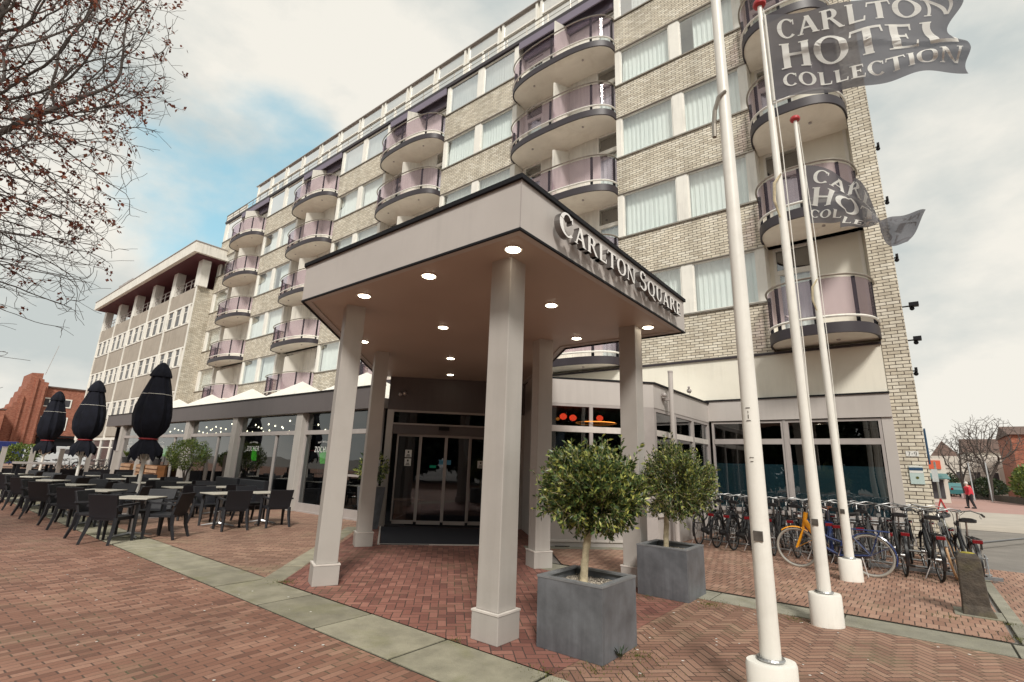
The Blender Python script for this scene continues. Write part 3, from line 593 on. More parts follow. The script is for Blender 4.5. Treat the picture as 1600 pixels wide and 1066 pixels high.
# balconies
def balcony(x0, x1, z, single):
    xc = (x0+x1)/2; a = (x1-x0)/2+.03; d = 1.28 if single else .98
    e = 2.6
    def curve(k, n=26, inset=0):
        pts = []
        for i in range(n+1):
            th = pi - pi*i/n; c_, s_ = cos(th), sin(th)
            pts.append((xc+(a-inset)*(abs(c_)**(2/e))*(1 if c_ > 0 else -1), YF+.02-(d+k-inset)*(s_**(2/e) if s_ > 0 else 0)))
        return pts
    out = curve(0)
    b = MB(); inn = curve(0, inset=.05)
    b.prism([(x1-.02, YB-.0)]+[(x0+.02, YB-.0)]+inn, z+.03, z+.2)
    s = b.build('balcony', m_soffitw, hotel)
    def band(pts, z0, z1, t, m, name, par, k=1):
        q = MB(); n = len(pts); P = [Vector((p[0], p[1])) for p in pts]; vs = []
        for i, p in enumerate(P):
            dd = (P[min(i+1, n-1)]-P[max(i-1, 0)]).normalized(); nn = Vector((dd.y, -dd.x))
            for w, zz in ((0, z0), (t, z0), (t, z1), (0, z1)): vs.append((p.x-nn.x*w, p.y-nn.y*w, zz))
        fs = [(i*4+j, (i+1)*4+j, (i+1)*4+(j+1) % 4, i*4+(j+1) % 4) for i in range(n-1) for j in range(4)]+[(0,1,2,3),((n-1)*4+3,(n-1)*4+2,(n-1)*4+1,(n-1)*4)]
        q.add(vs, fs); return q.build(name, m, par, smooth=True)
    band(out, z, z+.26, .05, m_plum, 'fascia', s)
    gp = curve(-.03, inset=.03)
    band(gp, z+.47, z+1.40, .012, m_smoke, 'glass_screen', s)
    q = MB(); q.tube([(p[0], p[1], z+1.45) for p in curve(0)], .028, 6); q.build('top_rail', m_rail, s, smooth=True)
    q = MB(); q.tube([(p[0], p[1], z+.40) for p in curve(.02)], .032, 6); q.build('lower_rail', m_white, s, smooth=True)
    idx = [1, 7, 13, 19, 25] if not single else [1, 7, 13, 19, 25]
    cp = curve(-.06, inset=.06)
    for i in idx:
        q = MB(); px, py = cp[i]; q.box(px-.04, px+.04, py-.03, py+.03, z+.2, z+1.43); q.build('post', m_black, s)
    for xx in ((xc-1.2, xc+1.2) if not single else (xc+.35,)):
        q = MB(); q.cyl(xx, YF-.35, z-.0, z+.03, .045, 10); q.build('drain', m_greyframe, s)
    if not single:
        q = MB(); y0 = YF-.62
        q.add([(xc-.02,y0,z+.2),(xc-.02,YB,z+.2),(xc-.02,YB,z+3.05),(xc-.02,y0,z+2.5),(xc+.03,y0,z+.2),(xc+.03,YB,z+.2),(xc+.03,YB,z+3.05),(xc+.03,y0,z+2.5)],
              [(0,1,2,3),(7,6,5,4),(0,4,5,1),(1,5,6,2),(2,6,7,3),(3,7,4,0)]); q.build('divider', m_whitepanel, s)
    return s
for ri_, (x0, x1) in enumerate(REC):
    for r in range(5):
        z = SLB[r]; single = ri_ == 0; top = (SLB[r+1]+.03) if r < 4 else 20.15
        balcony(x0, x1, z, single)
        zf = z+.2; doors = [(x0+.12, x0+1.12)] if single else [(x0+.12, x0+1.1), (x1-1.1, x1-.12)]
        # panels of the back wall around the doors
        b = MB(); xs = [x0]+[v for dd in doors for v in dd]+[x1]
        for i in range(0, len(xs), 2):
            if xs[i+1]-xs[i] > .01: b.box(xs[i], xs[i+1], YB, YB+.1, zf, top)
        n = 3 if not single else 1
        b.build('recess_wall', m_whitepanel if not single else m_cream, hotel)
        q = MB()
        if not single:
            for k in range(1, 5):
                xx = doors[0][1]+(doors[1][0]-doors[0][1])*k/5; q.box(xx-.012, xx+.012, YB-.018, YB-.002, zf, top)
        else: q.box(x1-.16, x1-.08, YB-.03, YB-.002, zf, top)
        q.pieces('cover_strip', m_white, hotel)
        for (a, c) in doors:
            f = MB(); t = .07; y0, y1 = YB-.01, YB+.08; zt = zf+2.12
            for u, v in ((a, a+t), (c-t, c)): f.box(u, v, y0, y1, zf, top)
            f.box(a+t, c-t, y0, y1, zt, zt+.14); f.box(a+t, c-t, y0, y1, top-.08, top); f.box(a+t, c-t, y0, y1, zf, zf+.1)
            f.box(a+t, a+t+.05, y0+.01, y1, zf+.1, zt); f.box(c-t-.05, c-t, y0+.01, y1, zf+.1, zt)
            fo = f.build('balcony_door', m_white, hotel)
            p = MB(); p.add([(a+t, YB+.04, zf+.1),(c-t, YB+.04, zf+.1),(c-t, YB+.04, top-.08),(a+t, YB+.04, top-.08)], [(0,1,2,3)]); p.build('pane', m_glassup, fo)
            q = MB(); nn = 30; vs = []
            for i in range(nn+1):
                x = a+(c-a)*i/nn; yy = YB+.2+.03*sin(x*34+r); vs += [(x, yy, zf), (x, yy, zt)]
            q.add(vs, [(2*i, 2*i+2, 2*i+3, 2*i+1) for i in range(nn)]); q.build('curtain', m_curtain, fo, smooth=True)
            q = MB(); q.box(a, c, YB+.3, YB+.34, zt, top); q.build('transom_backing', m_interior, fo)  # sheet in the dark interior colour behind the transom glass
# roof storey, set back, with its railing
PY = YF+.5
b = MB(); b.box(-39.6, .25, PY+.12, 27, 20.93, 23.25); b.build('roof_storey', m_whitepanel, hotel)
b = MB(); b.box(-39.8, .35, PY-.06, 27.2, 23.25, 23.29); b.build('roof_storey_roof', m_greyframe, hotel)
for k in range(17):
    x0 = -39.5+k*2.36; x1 = x0+2.2
    if x1 > .3: break
    f = MB()
    for u in (x0, x1-.12): f.box(u, u+.12, PY, PY+.11, 20.93, 23.25)
    f.box(x0+.12, x1-.12, PY+.01, PY+.1, 22.35, 22.43)
    if k % 3 == 1: f.box((x0+x1)/2-.05, (x0+x1)/2+.05, PY+.005, PY+.105, 20.93, 22.35)
    fo = f.build('roof_window', m_white, hotel)
    p = MB(); p.add([(x0+.12, PY+.06, 20.95),(x1-.12, PY+.06, 20.95),(x1-.12, PY+.06, 23.2),(x0+.12, PY+.06, 23.2)], [(0,1,2,3)]); p.build('pane', m_glasstop, fo)
b = MB(); b.tube([(-43.4, YF-.02, 21.47), (.3, YF-.02, 21.47)], .035, 6); b.tube([(-43.4, YF-.02, 21.2), (.3, YF-.02, 21.2)], .012, 5)
for k in range(38): b.cyl(-43.4+k*1.18, YF-.02, 20.93, 21.47, .018, 6)
b.build('roof_railing', m_rail, hotel)
b = MB(); b.box(-43.5, -39.8, YF, YF+.1, 20.93, 21.45); b.box(-43.5, -43.4, YF+.1, 20, 20.93, 21.45); b.build('parapet', m_whitepanel, hotel)
# flood lights and brackets clamped to the right-hand flank
for (z, s) in ((8.6, .05), (7.0, .05), (5.7, .17), (4.85, .14), (4.1, .05), (10.2, .05)):
    b = MB(); b.tube([(.31, YF+.15, z), (.31+s*1.6, YF+.15, z)], .018, 6); b.box(.31+s*.8, .31+s*1.9, YF+.05, YF+.22, z-.02, z+.07); b.ball((.31+s*1.1, YF+.14, z-.07), .05); b.build('wall_bracket', m_black, hotel)

# ------------------------------------------------------------------ ground floor right wing
wing = thing('hotel_ground_floor_wing', (-2.4, YF, 0), 'taupe ground-floor front with big dark windows behind the parked bicycles', 'shop front')
TZ0, TZ1 = 3.02, 3.58
BA, BB, BC = (-6.2, 9.0), (-4.42, 10.78), (-4.42, YF)      # angled block beside the entrance
b = MB()
b.box(-4.5, -.2, YF-.06, YF+.02, TZ0, TZ1)
b.build('fascia', m_taupe, wing); b = MB(); b.box(-4.5, -.19, YF-.09, YF+.03, TZ1, TZ1+.04); b.build('fascia_cap', m_black, wing)
b = MB(); b.box(-4.38, -.42, YF-.01, YF+.08, 0, .62); b.box(-.42, -.2, YF-.02, YF+.1, 0, TZ0); b.build('wall_panel', m_taupe, wing)
b = MB(); b.box(-4.4, -.3, YF-.08, YF+.06, .62, .66); b.build('window_ledge', m_greyframe, wing)
def shopwin(x0, x1, y, z0, z1, par, zt=2.38, zt2=2.52, m=None, film=True, n=1):
    f = MB(); t = .06; ya, yb = y-.02, y+.06
    f.box(x0, x0+t, ya, yb, z0, z1); f.box(x1-t, x1, ya, yb, z0, z1); f.box(x0+t, x1-t, ya, yb, z0, z0+t); f.box(x0+t, x1-t, ya, yb, z1-t, z1); f.box(x0+t, x1-t, ya-.01, yb, zt, zt2)
    fo = f.build('window', m_greyframe, par)
    for (a, c) in ((z0+t, zt), (zt2, z1-t)):
        p = MB(); p.add([(x0+t,y+.02,a),(x1-t,y+.02,a),(x1-t,y+.02,c),(x0+t,y+.02,c)], [(0,1,2,3)]); p.build('pane', m or m_glassdark, fo)
    if film:
        p = MB(); p.add([(x0+t,y+.026,z0+t),(x1-t,y+.026,z0+t),(x1-t,y+.026,1.86),(x0+t,y+.026,1.86)], [(0,1,2,3)]); p.build('frosted_film', m_frost, fo)
    return fo
shopwin(-4.36, -2.53, YF, .66, 3.0, wing); shopwin(-2.47, -.43, YF, .66, 3.0, wing)
b = MB(); b.box(-2.53, -2.47, YF-.04, YF+.08, .66, 3.0); b.build('mullion', m_greyframe, wing)
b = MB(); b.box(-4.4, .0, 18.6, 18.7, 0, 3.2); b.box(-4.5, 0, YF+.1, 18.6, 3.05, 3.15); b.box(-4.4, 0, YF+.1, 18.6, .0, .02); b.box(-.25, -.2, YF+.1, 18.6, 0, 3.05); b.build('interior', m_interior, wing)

block = thing('entrance_side_block', (-5.3, 9.9, 0), 'low taupe angled block with a black-edged parapet right of the entrance', 'annexe')
IN = .12
def along(a, b_, t): return (a[0]+(b_[0]-a[0])*t, a[1]+(b_[1]-a[1])*t)
b = MB(); b.prism([BA, BB, BC, (-8.2, YF), (-8.2, 10.95)], 2.98, 3.52); b.build('fascia', m_taupe, block)
b = MB(); q_ = .04
b.wall((BA[0]-.03, BA[1]-.03), (BB[0]+q_, BB[1]-.0), 3.52, 3.56, .12); b.wall((BB[0]+q_, BB[1]), (BC[0]+q_, BC[1]-.06), 3.52, 3.56, .12); b.build('parapet_cap', m_black, block)
def aw(s0, s1, z0, z1, t, off, name, m, a=BA, b_=BB, par=block):
    """panel on the angled wall, s measured in metres from a"""
    d = Vector((b_[0]-a[0], b_[1]-a[1])).normalized(); n = Vector((d.y, -d.x))
    p = Vector(a)+d*s0+n*off; q = Vector(a)+d*s1+n*off; w = MB(); w.wall((p.x,p.y), (q.x,q.y), z0, z1, t); return w.build(name, m, par)
LW = 2.517
aw(0, LW, .0, .62, .1, -.03, 'wall_panel', m_taupe); aw(.0, LW, .10, .14, .05, .005, 'skirting', m_plinthtop); aw(0, LW, .62, .69, .14, .0, 'window_ledge', m_plinthtop)
aw(0, .06, .69, 2.98, .1, 0, 'corner_post', m_greyframe); aw(LW-.25, LW-.0, 0, 2.98, .12, 0.0, 'corner_post', m_greyframe)
aw(.06, LW-.25, 2.36, 2.49, .1, .0, 'transom', m_plinthtop); aw(1.02, 1.10, .69, 2.36, .1, -.005, 'mullion', m_greyframe); aw(1.02, 1.10, 2.49, 2.92, .1, -.005, 'mullion', m_greyframe)
aw(.06, LW-.25, 2.92, 2.98, .1, -.005, 'head_rail', m_greyframe)
for s0, s1 in ((.06,1.02),(1.10,LW-.25)):
    for z0, z1 in ((.69,2.36),(2.49,2.92)): aw(s0, s1, z0, z1, .008, -.05, 'pane', m_glassdark)
# east wall of the block, facing the bicycles
EL = YF-BB[1]
def ew(s0, s1, z0, z1, t, off, name, m): return aw(s0, s1, z0, z1, t, off, name, m, BB, BC)
ew(.0, EL-.02, 0, .62, .1, -.02, 'wall_panel', m_taupe); ew(.0, EL-.1, .62, .69, .12, .02, 'window_ledge', m_plinthtop); ew(0, EL-.02, 2.36, 2.49, .08, -.01, 'transom', m_plinthtop); ew(0, EL-.02, 2.9, 2.98, .08, -.012, 'head_rail', m_greyframe)
for s in (.0, 1.25, 2.55, 3.85): ew(s, s+.12, .69, 2.9, .1, .0, 'mullion', m_greyframe)
for s in (.12, 1.37, 2.67):
    for z0, z1 in ((.69,2.36),(2.49,2.9)): ew(s, s+1.14, z0, z1, .008, -.05, 'pane', m_glassdark)
# the flank towards the doors and the inside
b = MB(); b.wall((-8.2, 10.95), (BA[0], BA[1]), 0, 3.84, .12, 1); b.build('side_wall', m_taupe, block)
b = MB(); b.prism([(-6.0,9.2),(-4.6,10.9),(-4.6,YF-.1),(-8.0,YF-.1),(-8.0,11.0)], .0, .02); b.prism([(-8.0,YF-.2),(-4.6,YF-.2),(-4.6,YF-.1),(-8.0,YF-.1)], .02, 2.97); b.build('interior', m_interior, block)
# red lanterns glowing behind the glass
for s, zz, rr in ((.55,2.74,.085),(.78,2.72,.085),(1.42,2.74,.08),(.42,2.68,.045)):
    d = Vector((1,1)).normalized(); p = Vector(BA)+d*s+Vector((-1,1)).normalized()*.55
    t = thing('lantern', (p.x, p.y, zz), {.55:'round red lantern glowing behind the upper glass, left of the pair', .78:'round red lantern glowing behind the upper glass, right of the pair', 1.42:'single red lantern glowing right of the mullion above the olive tree', .42:'small amber lamp glowing beside the pair of red lanterns'}[s], 'lantern')
    q = MB(); q.ball((p.x, p.y, zz), rr, 14, 9, .85); q.build('shade', m_amber if rr < .05 else m_redlamp, t, smooth=True); q = MB(); q.tube([(p.x,p.y,zz+rr*.8),(p.x,p.y,2.97)], .006, 5); q.build('cord', m_black, t)
t = thing('lamp_ring', (-5.95, 10.1, 2.6), 'wide amber ring lamp hanging inside above the side window', 'lamp'); q = MB(); q.ring((-5.55,10.15,2.60), (0,0,1), .46, .008, 30, 5); q.build('ring', m_amber, t)
q = MB(); q.tube([(-5.55,10.65,2.6),(-5.55,10.15,2.97),(-5.55,9.65,2.6)], .005, 4); q.build('cord', m_black, t)
t = thing('drain_pipe', (-4.22, 11.35, 0), 'tall grey pipe rising in front of the side block parapet', 'pipe')
q = MB(); q.cyl(-4.22, 11.35, 0, 3.85, .055, 14); q.build('pipe', m_taupe, t, smooth=True); q = MB(); q.cyl(-4.22, 11.35, 3.85, 3.90, .06, 14); q.build('pipe_cap', m_greyframe, t)
q = MB(); q.box(-4.42, -4.2, 11.3, 11.4, 3.2, 3.26); q.ball((-4.34, 11.22, 3.32), .06); q.build('bracket', m_greyframe, t)
t = thing('gull', (-4.35, 13.0, 3.56), 'small grey bird perched on the black parapet edge', 'bird')
q = MB(); q.ball((-4.35,13.0,3.66), .065, 10, 7, .9); q.ball((-4.33,12.93,3.74), .035, 8, 6); q.tube([(-4.36,13.05,3.66),(-4.37,13.17,3.63)], [.035,.01], 6); q.tube([(-4.34,12.98,3.56),(-4.34,12.98,3.62)], .008, 5); q.build('body', m_greyframe, t, smooth=True)

# ------------------------------------------------------------------ entrance with sliding doors
ent = thing('hotel_entrance', (-9.6, 9.5, 0), 'dark recessed entrance wall with four sliding glass doors under the canopy', 'entrance')
EA, EB = (-10.78, 8.32), (-8.15, 10.95)
def en(s0, s1, z0, z1, t, off, name, m, par=ent): return aw(s0, s1, z0, z1, t, off, name, m, EA, EB, par)
EL2 = (Vector(EB)-Vector(EA)).length
en(0, EL2, 2.94, 3.84, .15, 0, 'upper_wall', m_darktaupe); en(0, .17, 0, 2.94, .15, -.0, 'door_jamb', m_column); en(EL2-.2, EL2, 0, 2.94, .15, 0, 'door_jamb', m_column)  # upper wall takes the same dark taupe as the restaurant fascia
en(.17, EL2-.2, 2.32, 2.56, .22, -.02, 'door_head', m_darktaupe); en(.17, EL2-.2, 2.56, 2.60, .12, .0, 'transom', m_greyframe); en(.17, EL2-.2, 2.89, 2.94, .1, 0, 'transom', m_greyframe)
en(.17, EL2-.2, 2.60, 2.89, .008, -.06, 'pane', m_glassdoor)
ds = [.30, .92, 1.60, 2.24, 2.90]
for i in range(4):
    f = MB(); d = Vector((1,1)).normalized(); n = Vector((d.y,-d.x)); o_ = -.06 if i in (1, 2) else -.11
    def pt(s, off): v = Vector(EA)+d*s+n*off; return (v.x, v.y)
    a, c = ds[i], ds[i+1]
    f.wall(pt(a, o_), pt(a+.04, o_), .12, 2.32, .04); f.wall(pt(c-.04, o_), pt(c, o_), .12, 2.32, .04); f.wall(pt(a+.04, o_), pt(c-.04, o_), 2.26, 2.32, .04); f.wall(pt(a+.04, o_), pt(c-.04, o_), .06, .15, .04)
    fo = f.build('sliding_door', m_greyframe, ent)
    p = MB(); p.wall(pt(a+.04, o_-.015), pt(c-.04, o_-.015), .15, 2.26, .008); p.build('pane', m_glassdoor, fo)
    if i == 0 or i == 3:
        for k, (zz) in enumerate((1.72, 1.50) if i == 0 else (1.50,)):
            s_ = a+.24 if i == 0 else a+.22; p = MB(); p.wall(pt(s_, o_+.004), pt(s_+.17, o_+.004), zz, zz+.19, .004); so = p.build('notice', m_signwhite, fo)
            q = MB(); d0 = o_+.0075
            for j in range(3): q.wall(pt(s_+.03+.01*j, d0), pt(s_+.14-.01*j, d0), zz+.02+.022*j, zz+.032+.022*j, .002)
            q.wall(pt(s_+.065, d0), pt(s_+.105, d0), zz+.11, zz+.16, .002); q.build('notice_print', m_digit, fo)
    if i == 1 or i == 2:
        s_ = c-.16 if i == 1 else a+.045; p = MB(); p.wall(pt(s_, o_+.004), pt(s_+.11, o_+.004), 1.56, 1.68, .004); p.build('round_sticker', m_stickblue, fo)
en(ds[0]+.87, ds[0]+1.05, 1.46, 1.53, .012, -.9, 'exit_sign', m_signgreen)
en(1.38, 1.66, 2.44, 2.53, .08, .09, 'door_sensor', m_black)
q = MB(); q.ball((-10.5, 8.47, 3.34), .05, 10, 7); q.ball((-10.42, 8.55, 3.37), .05, 10, 7); q.build('wall_camera', m_greyframe, ent)
b = MB()
b.prism([(-11.4,8.9),(-10.7,8.45),(-8.2,10.95),(-9.3,14.5),(-13,13)], .0, .015); b.prism([(-14.0,12.0),(-9.2,14.6),(-9.3,14.7),(-14.1,12.1)], 0, 3.0); b.prism([(-11.4,8.9),(-10.75,8.5),(-8.25,11.0),(-9.3,14.5),(-13.5,12.4)], 2.94, 3.0)
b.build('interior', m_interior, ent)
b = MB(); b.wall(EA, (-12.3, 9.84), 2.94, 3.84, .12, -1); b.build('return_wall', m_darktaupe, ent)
q = MB(); q.prism([(-8.42,6.62),(-7.12,8.02),(-6.95,8.35),(-8.55,10.35),(-10.62,8.33)], .004, .016); tag(q.build('entrance_mat', m_mat), 'wide black ribbed doormat on the brick paving before the doors', 'doormat')
q = MB()
for a, c in (((-8.46,6.58),(-7.08,8.06)), ((-10.68,8.33),(-8.46,6.58))): q.wall(a, c, 0, .018, .035)
tag(q.build('mat_frame', m_plinthtop), 'pale metal strip framing the black doormat', 'mat frame')
t = thing('wooden_bench_box', (-10.75, 9.2, 0), 'brown wooden box seat standing just inside the left sliding door', 'chest')
q = MB(); q.box(-10.98,-10.48,8.98,9.5,.08,.58); q.build('box', m_wood, t); q = MB()
for k in range(4): q.box(-11.02,-10.44,8.94+k*.15,9.05+k*.15,.60,.64)
q.build('slatted_top', m_palewood, t); q = MB(); q.box(-10.95,-10.5,9.0,9.48,0,.08); q.build('plinth', m_black, t)

# ------------------------------------------------------------------ canopy
can = thing('entrance_canopy', (-5.5, 6.0, 0), 'angular taupe entrance canopy on five square columns with hotel name lettering', 'canopy')
CP = [(-2.66,3.40),(-2.64,7.84),(-4.93,7.84),(-6.14,9.06),(-8.2,10.95),(-10.80,8.30),(-11.0,8.05),(-6.64,3.42)]
CZ0, CZ1 = 3.80, 4.33
def offpoly(P, d):
    n = len(P); A = sum(P[i][0]*P[(i+1)%n][1]-P[(i+1)%n][0]*P[i][1] for i in range(n)); sg = 1 if A > 0 else -1; out_ = []
    for i in range(n):
        p0, p1, p2 = Vector(P[i-1]), Vector(P[i]), Vector(P[(i+1)%n]); a = (p1-p0).normalized(); c = (p2-p1).normalized()
        na = Vector((a.y,-a.x))*sg; nc = Vector((c.y,-c.x))*sg; m = (na+nc); m = m/(m.length_squared)*2 if m.length > .1 else na; v = p1+m*d; out_.append((v.x, v.y))
    return out_
sp_ = offpoly(CP, -.12); sp_[3:7] = [(-6.05,8.95), (-8.15,11.05), (-10.92,8.28), (-10.88,8.10)]
b = MB(); b.prism(sp_, CZ0+.030, CZ0+.08); b.build('soffit', m_soffit, can)
b = MB(); inn = offpoly(CP, -.12); n = len(CP)
for i in range(n):
    if i in (4, 5): continue
    j = (i+1) % n; b.prism([CP[i], CP[j], inn[j], inn[i]], CZ0+.012, CZ1)
b.prism(offpoly(CP, -.15), CZ1-.06, CZ1-.02); b.build('fascia', m_taupe, can)
b = MB(); o2 = offpoly(CP, .03); i2 = offpoly(CP, -.16); o3 = offpoly(CP, .008); i3 = offpoly(CP, -.015)
for i in range(n):
    if i in (4, 5): continue
    j = (i+1) % n; b.prism([o2[i], o2[j], i2[j], i2[i]], CZ1, CZ1+.05); b.prism([o3[i], o3[j], i3[j], i3[i]], CZ0-.012, CZ0+.012)
b.build('edge_trim', m_black, can)
b = MB()
for (x, y) in ((-2.66,3.40),): b.box(x-.004, x+.004, y-.004, y+.004, CZ0+.02, CZ1)
b.build('corner_joint', m_greyframe, can)
for (x, y, th) in ((-3.18,3.92,0),(-6.26,3.92,-23),(-8.50,6.12,-28),(-4.98,7.04,-29),(-3.18,7.10,2)):
    # x,y = the corner facing the camera; the shaft is square and turned by th
    w = .275; th = R(th); ax_ = Vector((-cos(th), -sin(th))); ay_ = Vector((-sin(th), cos(th)))
    def sq(g): P0 = Vector((x, y))-(ax_+ay_)*g; return [(v.x, v.y) for v in (P0, P0+ax_*(w+2*g), P0+(ax_+ay_)*(w+2*g), P0+ay_*(w+2*g))]
    b = MB(); b.prism(sq(0), .262, CZ0+.04); co = b.build('column', m_column, can, bevel=.008)
    b = MB(); b.prism(sq(.028), 0, .245); b.build('plinth', m_column, co, bevel=.006)
    b = MB(); b.prism(sq(.033), .245, .262); b.build('plinth_edge', m_plinthtop, co)
for (x, y) in ((-3.04,3.78),(-4.38,3.81),(-5.71,3.82),(-5.94,5.57),(-8.03,5.48),(-7.64,7.45),(-9.1,8.9),(-3.74,5.56),(-4.39,7.34),(-3.05,7.32)):
    q = MB(); q.tube([(x,y,CZ0+.034),(x,y,CZ0+.022)], [.085,.10], 20); lo = q.build('downlight', m_white, can); q = MB(); q.cyl(x, y, CZ0+.016, CZ0+.0215, .078, 20); q.build('lamp_disc', m_lamp, lo)
    pl = bpy.data.lights.new('downlight_glow', 'SPOT'); pl.energy = 2.5; pl.color = (1, .84, .62); pl.spot_size = R(110); pl.spot_blend = .8; pl.shadow_soft_size = .07
    po = bpy.data.objects.new('downlight_glow', pl); C.objects.link(po); po.location = (x, y, CZ0+.0)
# raised letters on the right-hand face
BOLD = 1.25; lets, wd = layout('CARLTON SQUARE', caps={0, 8}, gap=.07)
ly0, ly1, lz, lh = 3.90, 7.40, 3.945, .205
kx = (ly1-ly0)/wd
for ch, st in zip('CARLTON SQUARE', lets):
    if not st: continue
    m = MB()
    for i, q in enumerate(st):
        e = .0004*(i % 9); xa, xb = -2.66+.055, -2.66+.125+e
        P = [(ly0+a*kx, lz+c*lh) for a, c in q]; ar = sum(P[i_][0]*P[(i_+1)%4][1]-P[(i_+1)%4][0]*P[i_][1] for i_ in range(4))
        if ar < 0: P = P[::-1]
        m.add([(xb, a, c) for a, c in P], [(0,1,2,3)], 0); m.add([(xa, a, c) for a, c in P]+[(xb, a, c) for a, c in P], [(3,2,1,0)]+[(i_,(i_+1)%4,4+(i_+1)%4,4+i_) for i_ in range(4)], 1)
    m.build('letter', [m_letter, m_lettside], can)

# ------------------------------------------------------------------ restaurant wing
rest = thing('restaurant_pavilion', (-24, 8.6, 0), 'long single-storey glass restaurant with a dark taupe fascia behind the terrace', 'restaurant')
RY = 8.6
b = MB(); b.box(-37, -11.25, RY-.22, RY-.10, TZ0, TZ1+.05); b.build('fascia', m_darktaupe, rest); b = MB(); b.box(-37.02, -11.2, RY-.25, RY-.08, TZ1+.05, TZ1+.085); b.build('fascia_cap', m_black, rest)
b = MB(); b.box(-37, -11.25, RY-.10, YF-.02, 3.04, 3.30); b.box(-37,-36.9,RY-.1,YF,3.3,3.6); b.build('roof', m_taupe, rest)
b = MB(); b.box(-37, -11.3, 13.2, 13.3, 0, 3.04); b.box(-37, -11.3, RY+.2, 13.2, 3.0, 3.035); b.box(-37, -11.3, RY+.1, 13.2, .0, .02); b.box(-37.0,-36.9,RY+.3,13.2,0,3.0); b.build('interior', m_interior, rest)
RC = [-15.64,-20.32,-25.0,-29.68,-34.36]
for i, x in enumerate(RC):
    b = MB(); b.box(x, x+.38, RY-.16, RY+.2, 0, 3.04); b.build('column', m_column if i < 3 else m_column, rest, bevel=.01)
spans = [(-15.26,-13.3),(-13.3,-11.35)]+[(RC[i+1]+.38+(0), RC[i]) for i in range(4)]
for i, (a, c) in enumerate(spans):
    f = MB(); t = .07; zt = 2.36; y0, y1 = RY+.0, RY+.08
    f.box(a, a+t, y0, y1, .04, 3.0); f.box(c-t, c, y0, y1, .04, 3.0); f.box(a+t, c-t, y0, y1, .04, .26); f.box(a, c, y0-.03, y1, 0, .04); f.box(a+t, c-t, y0-.03, y1, 2.34, 2.47)
    if c-a > 3: xm = a+(c-a)*.66; f.box(xm-.05, xm+.05, y0, y1, .26, 2.34)
    if i == 1: f.box(a+t, c-t, y0, y1, 1.14, 1.2)
    fo = f.build('window', m_greyframe, rest)
    for z0, z1 in ((.26, 2.34), (2.47, 3.0)):
        p = MB(); p.add([(a+t,RY+.04,z0),(c-t,RY+.04,z0),(c-t,RY+.04,z1),(a+t,RY+.04,z1)], [(0,1,2,3)]); p.build('pane', m_glassdark, fo)
    # name on the glass
    if i != 1:
        xl = a+.55 if c-a > 3 else a+.45; ls, wdd = layout('ZOCHER', sans=True, gap=.1); kk = .95/wdd; m = MB()
        for st in ls:
            for j, q in enumerate(st):
                P = [(xl+.18+u*kk, RY+.028-.0002*(j % 7), 1.80+v*.165) for u, v in q]; m.add(P, [(0,1,2,3)])
        m.build('window_lettering', m_vinyl, fo)
        ls, wdd = layout('BAR & KITCHEN', sans=True, gap=.1); kk = .62/wdd; m = MB()
        for st in ls:
            for j, q in enumerate(st): m.add([(xl+.34+u*kk, RY+.028-.0002*(j % 7), 2.06+v*.05+.03*sin(pi*min(1,max(0,u/wdd)))) for u, v in q], [(0,1,2,3)])
        m.build('window_lettering', m_vinyl, fo)
# raised name on the fascia, partly behind the parasol
ls, wdd = layout('ZOCHER', sans=True, gap=.12); kk = 1.45/wdd; m = MB()
for st in ls:
    for j, q in enumerate(st):
        P = [(-28.55+u*kk, 3.16+v*.26) for u, v in q]; e = .0005*(j % 7)
        ar = sum(P[i_][0]*P[(i_+1)%4][1]-P[(i_+1)%4][0]*P[i_][1] for i_ in range(4))
        if ar < 0: P = P[::-1]
        m.add([(u, RY-.28-e, v) for u, v in P]+[(u, RY-.24, v) for u, v in P], [(0,1,2,3)]+[(i_,4+i_,4+(i_+1)%4,(i_+1)%4) for i_ in range(4)])
m.build('fascia_lettering', m_letter, rest)
BOLD = 1.3
# string of bulbs under the ceiling, heaters
rs = random.Random(4)
for k, (xa, xb) in enumerate(((-19.9,-15.8),(-24.5,-20.5),(-29.3,-25.2))):
    for row in range(2):
        t = thing('string_lights', ((xa+xb)/2, RY-.4+row*1.3, 2.9), '%s of warm bulbs hung %s the restaurant window %s' % ('string', 'just inside' if row else 'in front of', ('nearest the entrance', 'second from the entrance', 'third from the entrance')[k]), 'string lights', 'strings of bulbs under the restaurant eaves')
        pts = []; yy = RY+.45+row*1.1
        for i in range(25): u = i/24; pts.append((xa+(xb-xa)*u, yy, 2.93-.22*abs(sin(u*pi*3))-.04*row))
        q = MB(); q.tube(pts, .008, 5, False); q.build('cable', m_black, t)
        for i in range(1, 24, 3):
            p = pts[i]; q = MB(); q.ball((p[0], p[1], p[2]-.06), .027, 8, 6, 1.25); q.build('bulb', m_bulb, t, smooth=True)
for k, x in enumerate((-17.0,-21.9,-26.6)):
    t = thing('ceiling_heater', (x, RY+.7, 2.8), ('flat grey heater under the eaves nearest the entrance','flat grey heater under the eaves of the second bay','flat grey heater under the eaves of the third bay')[k], 'heater')
    q = MB(); q.box(x-.35,x+.35,RY+.62,RY+.78,2.76,2.82); q.build('panel', m_greyframe, t); q = MB(); q.tube([(x,RY+.7,2.82),(x,RY+.7,3.0)], .015, 6); q.build('hanger', m_greyframe, t)
    if k == 1: q = MB(); q.box(x-.2,x+.1,RY+.6,RY+.615,2.70,2.755); q.build('element', m_redlamp, t)
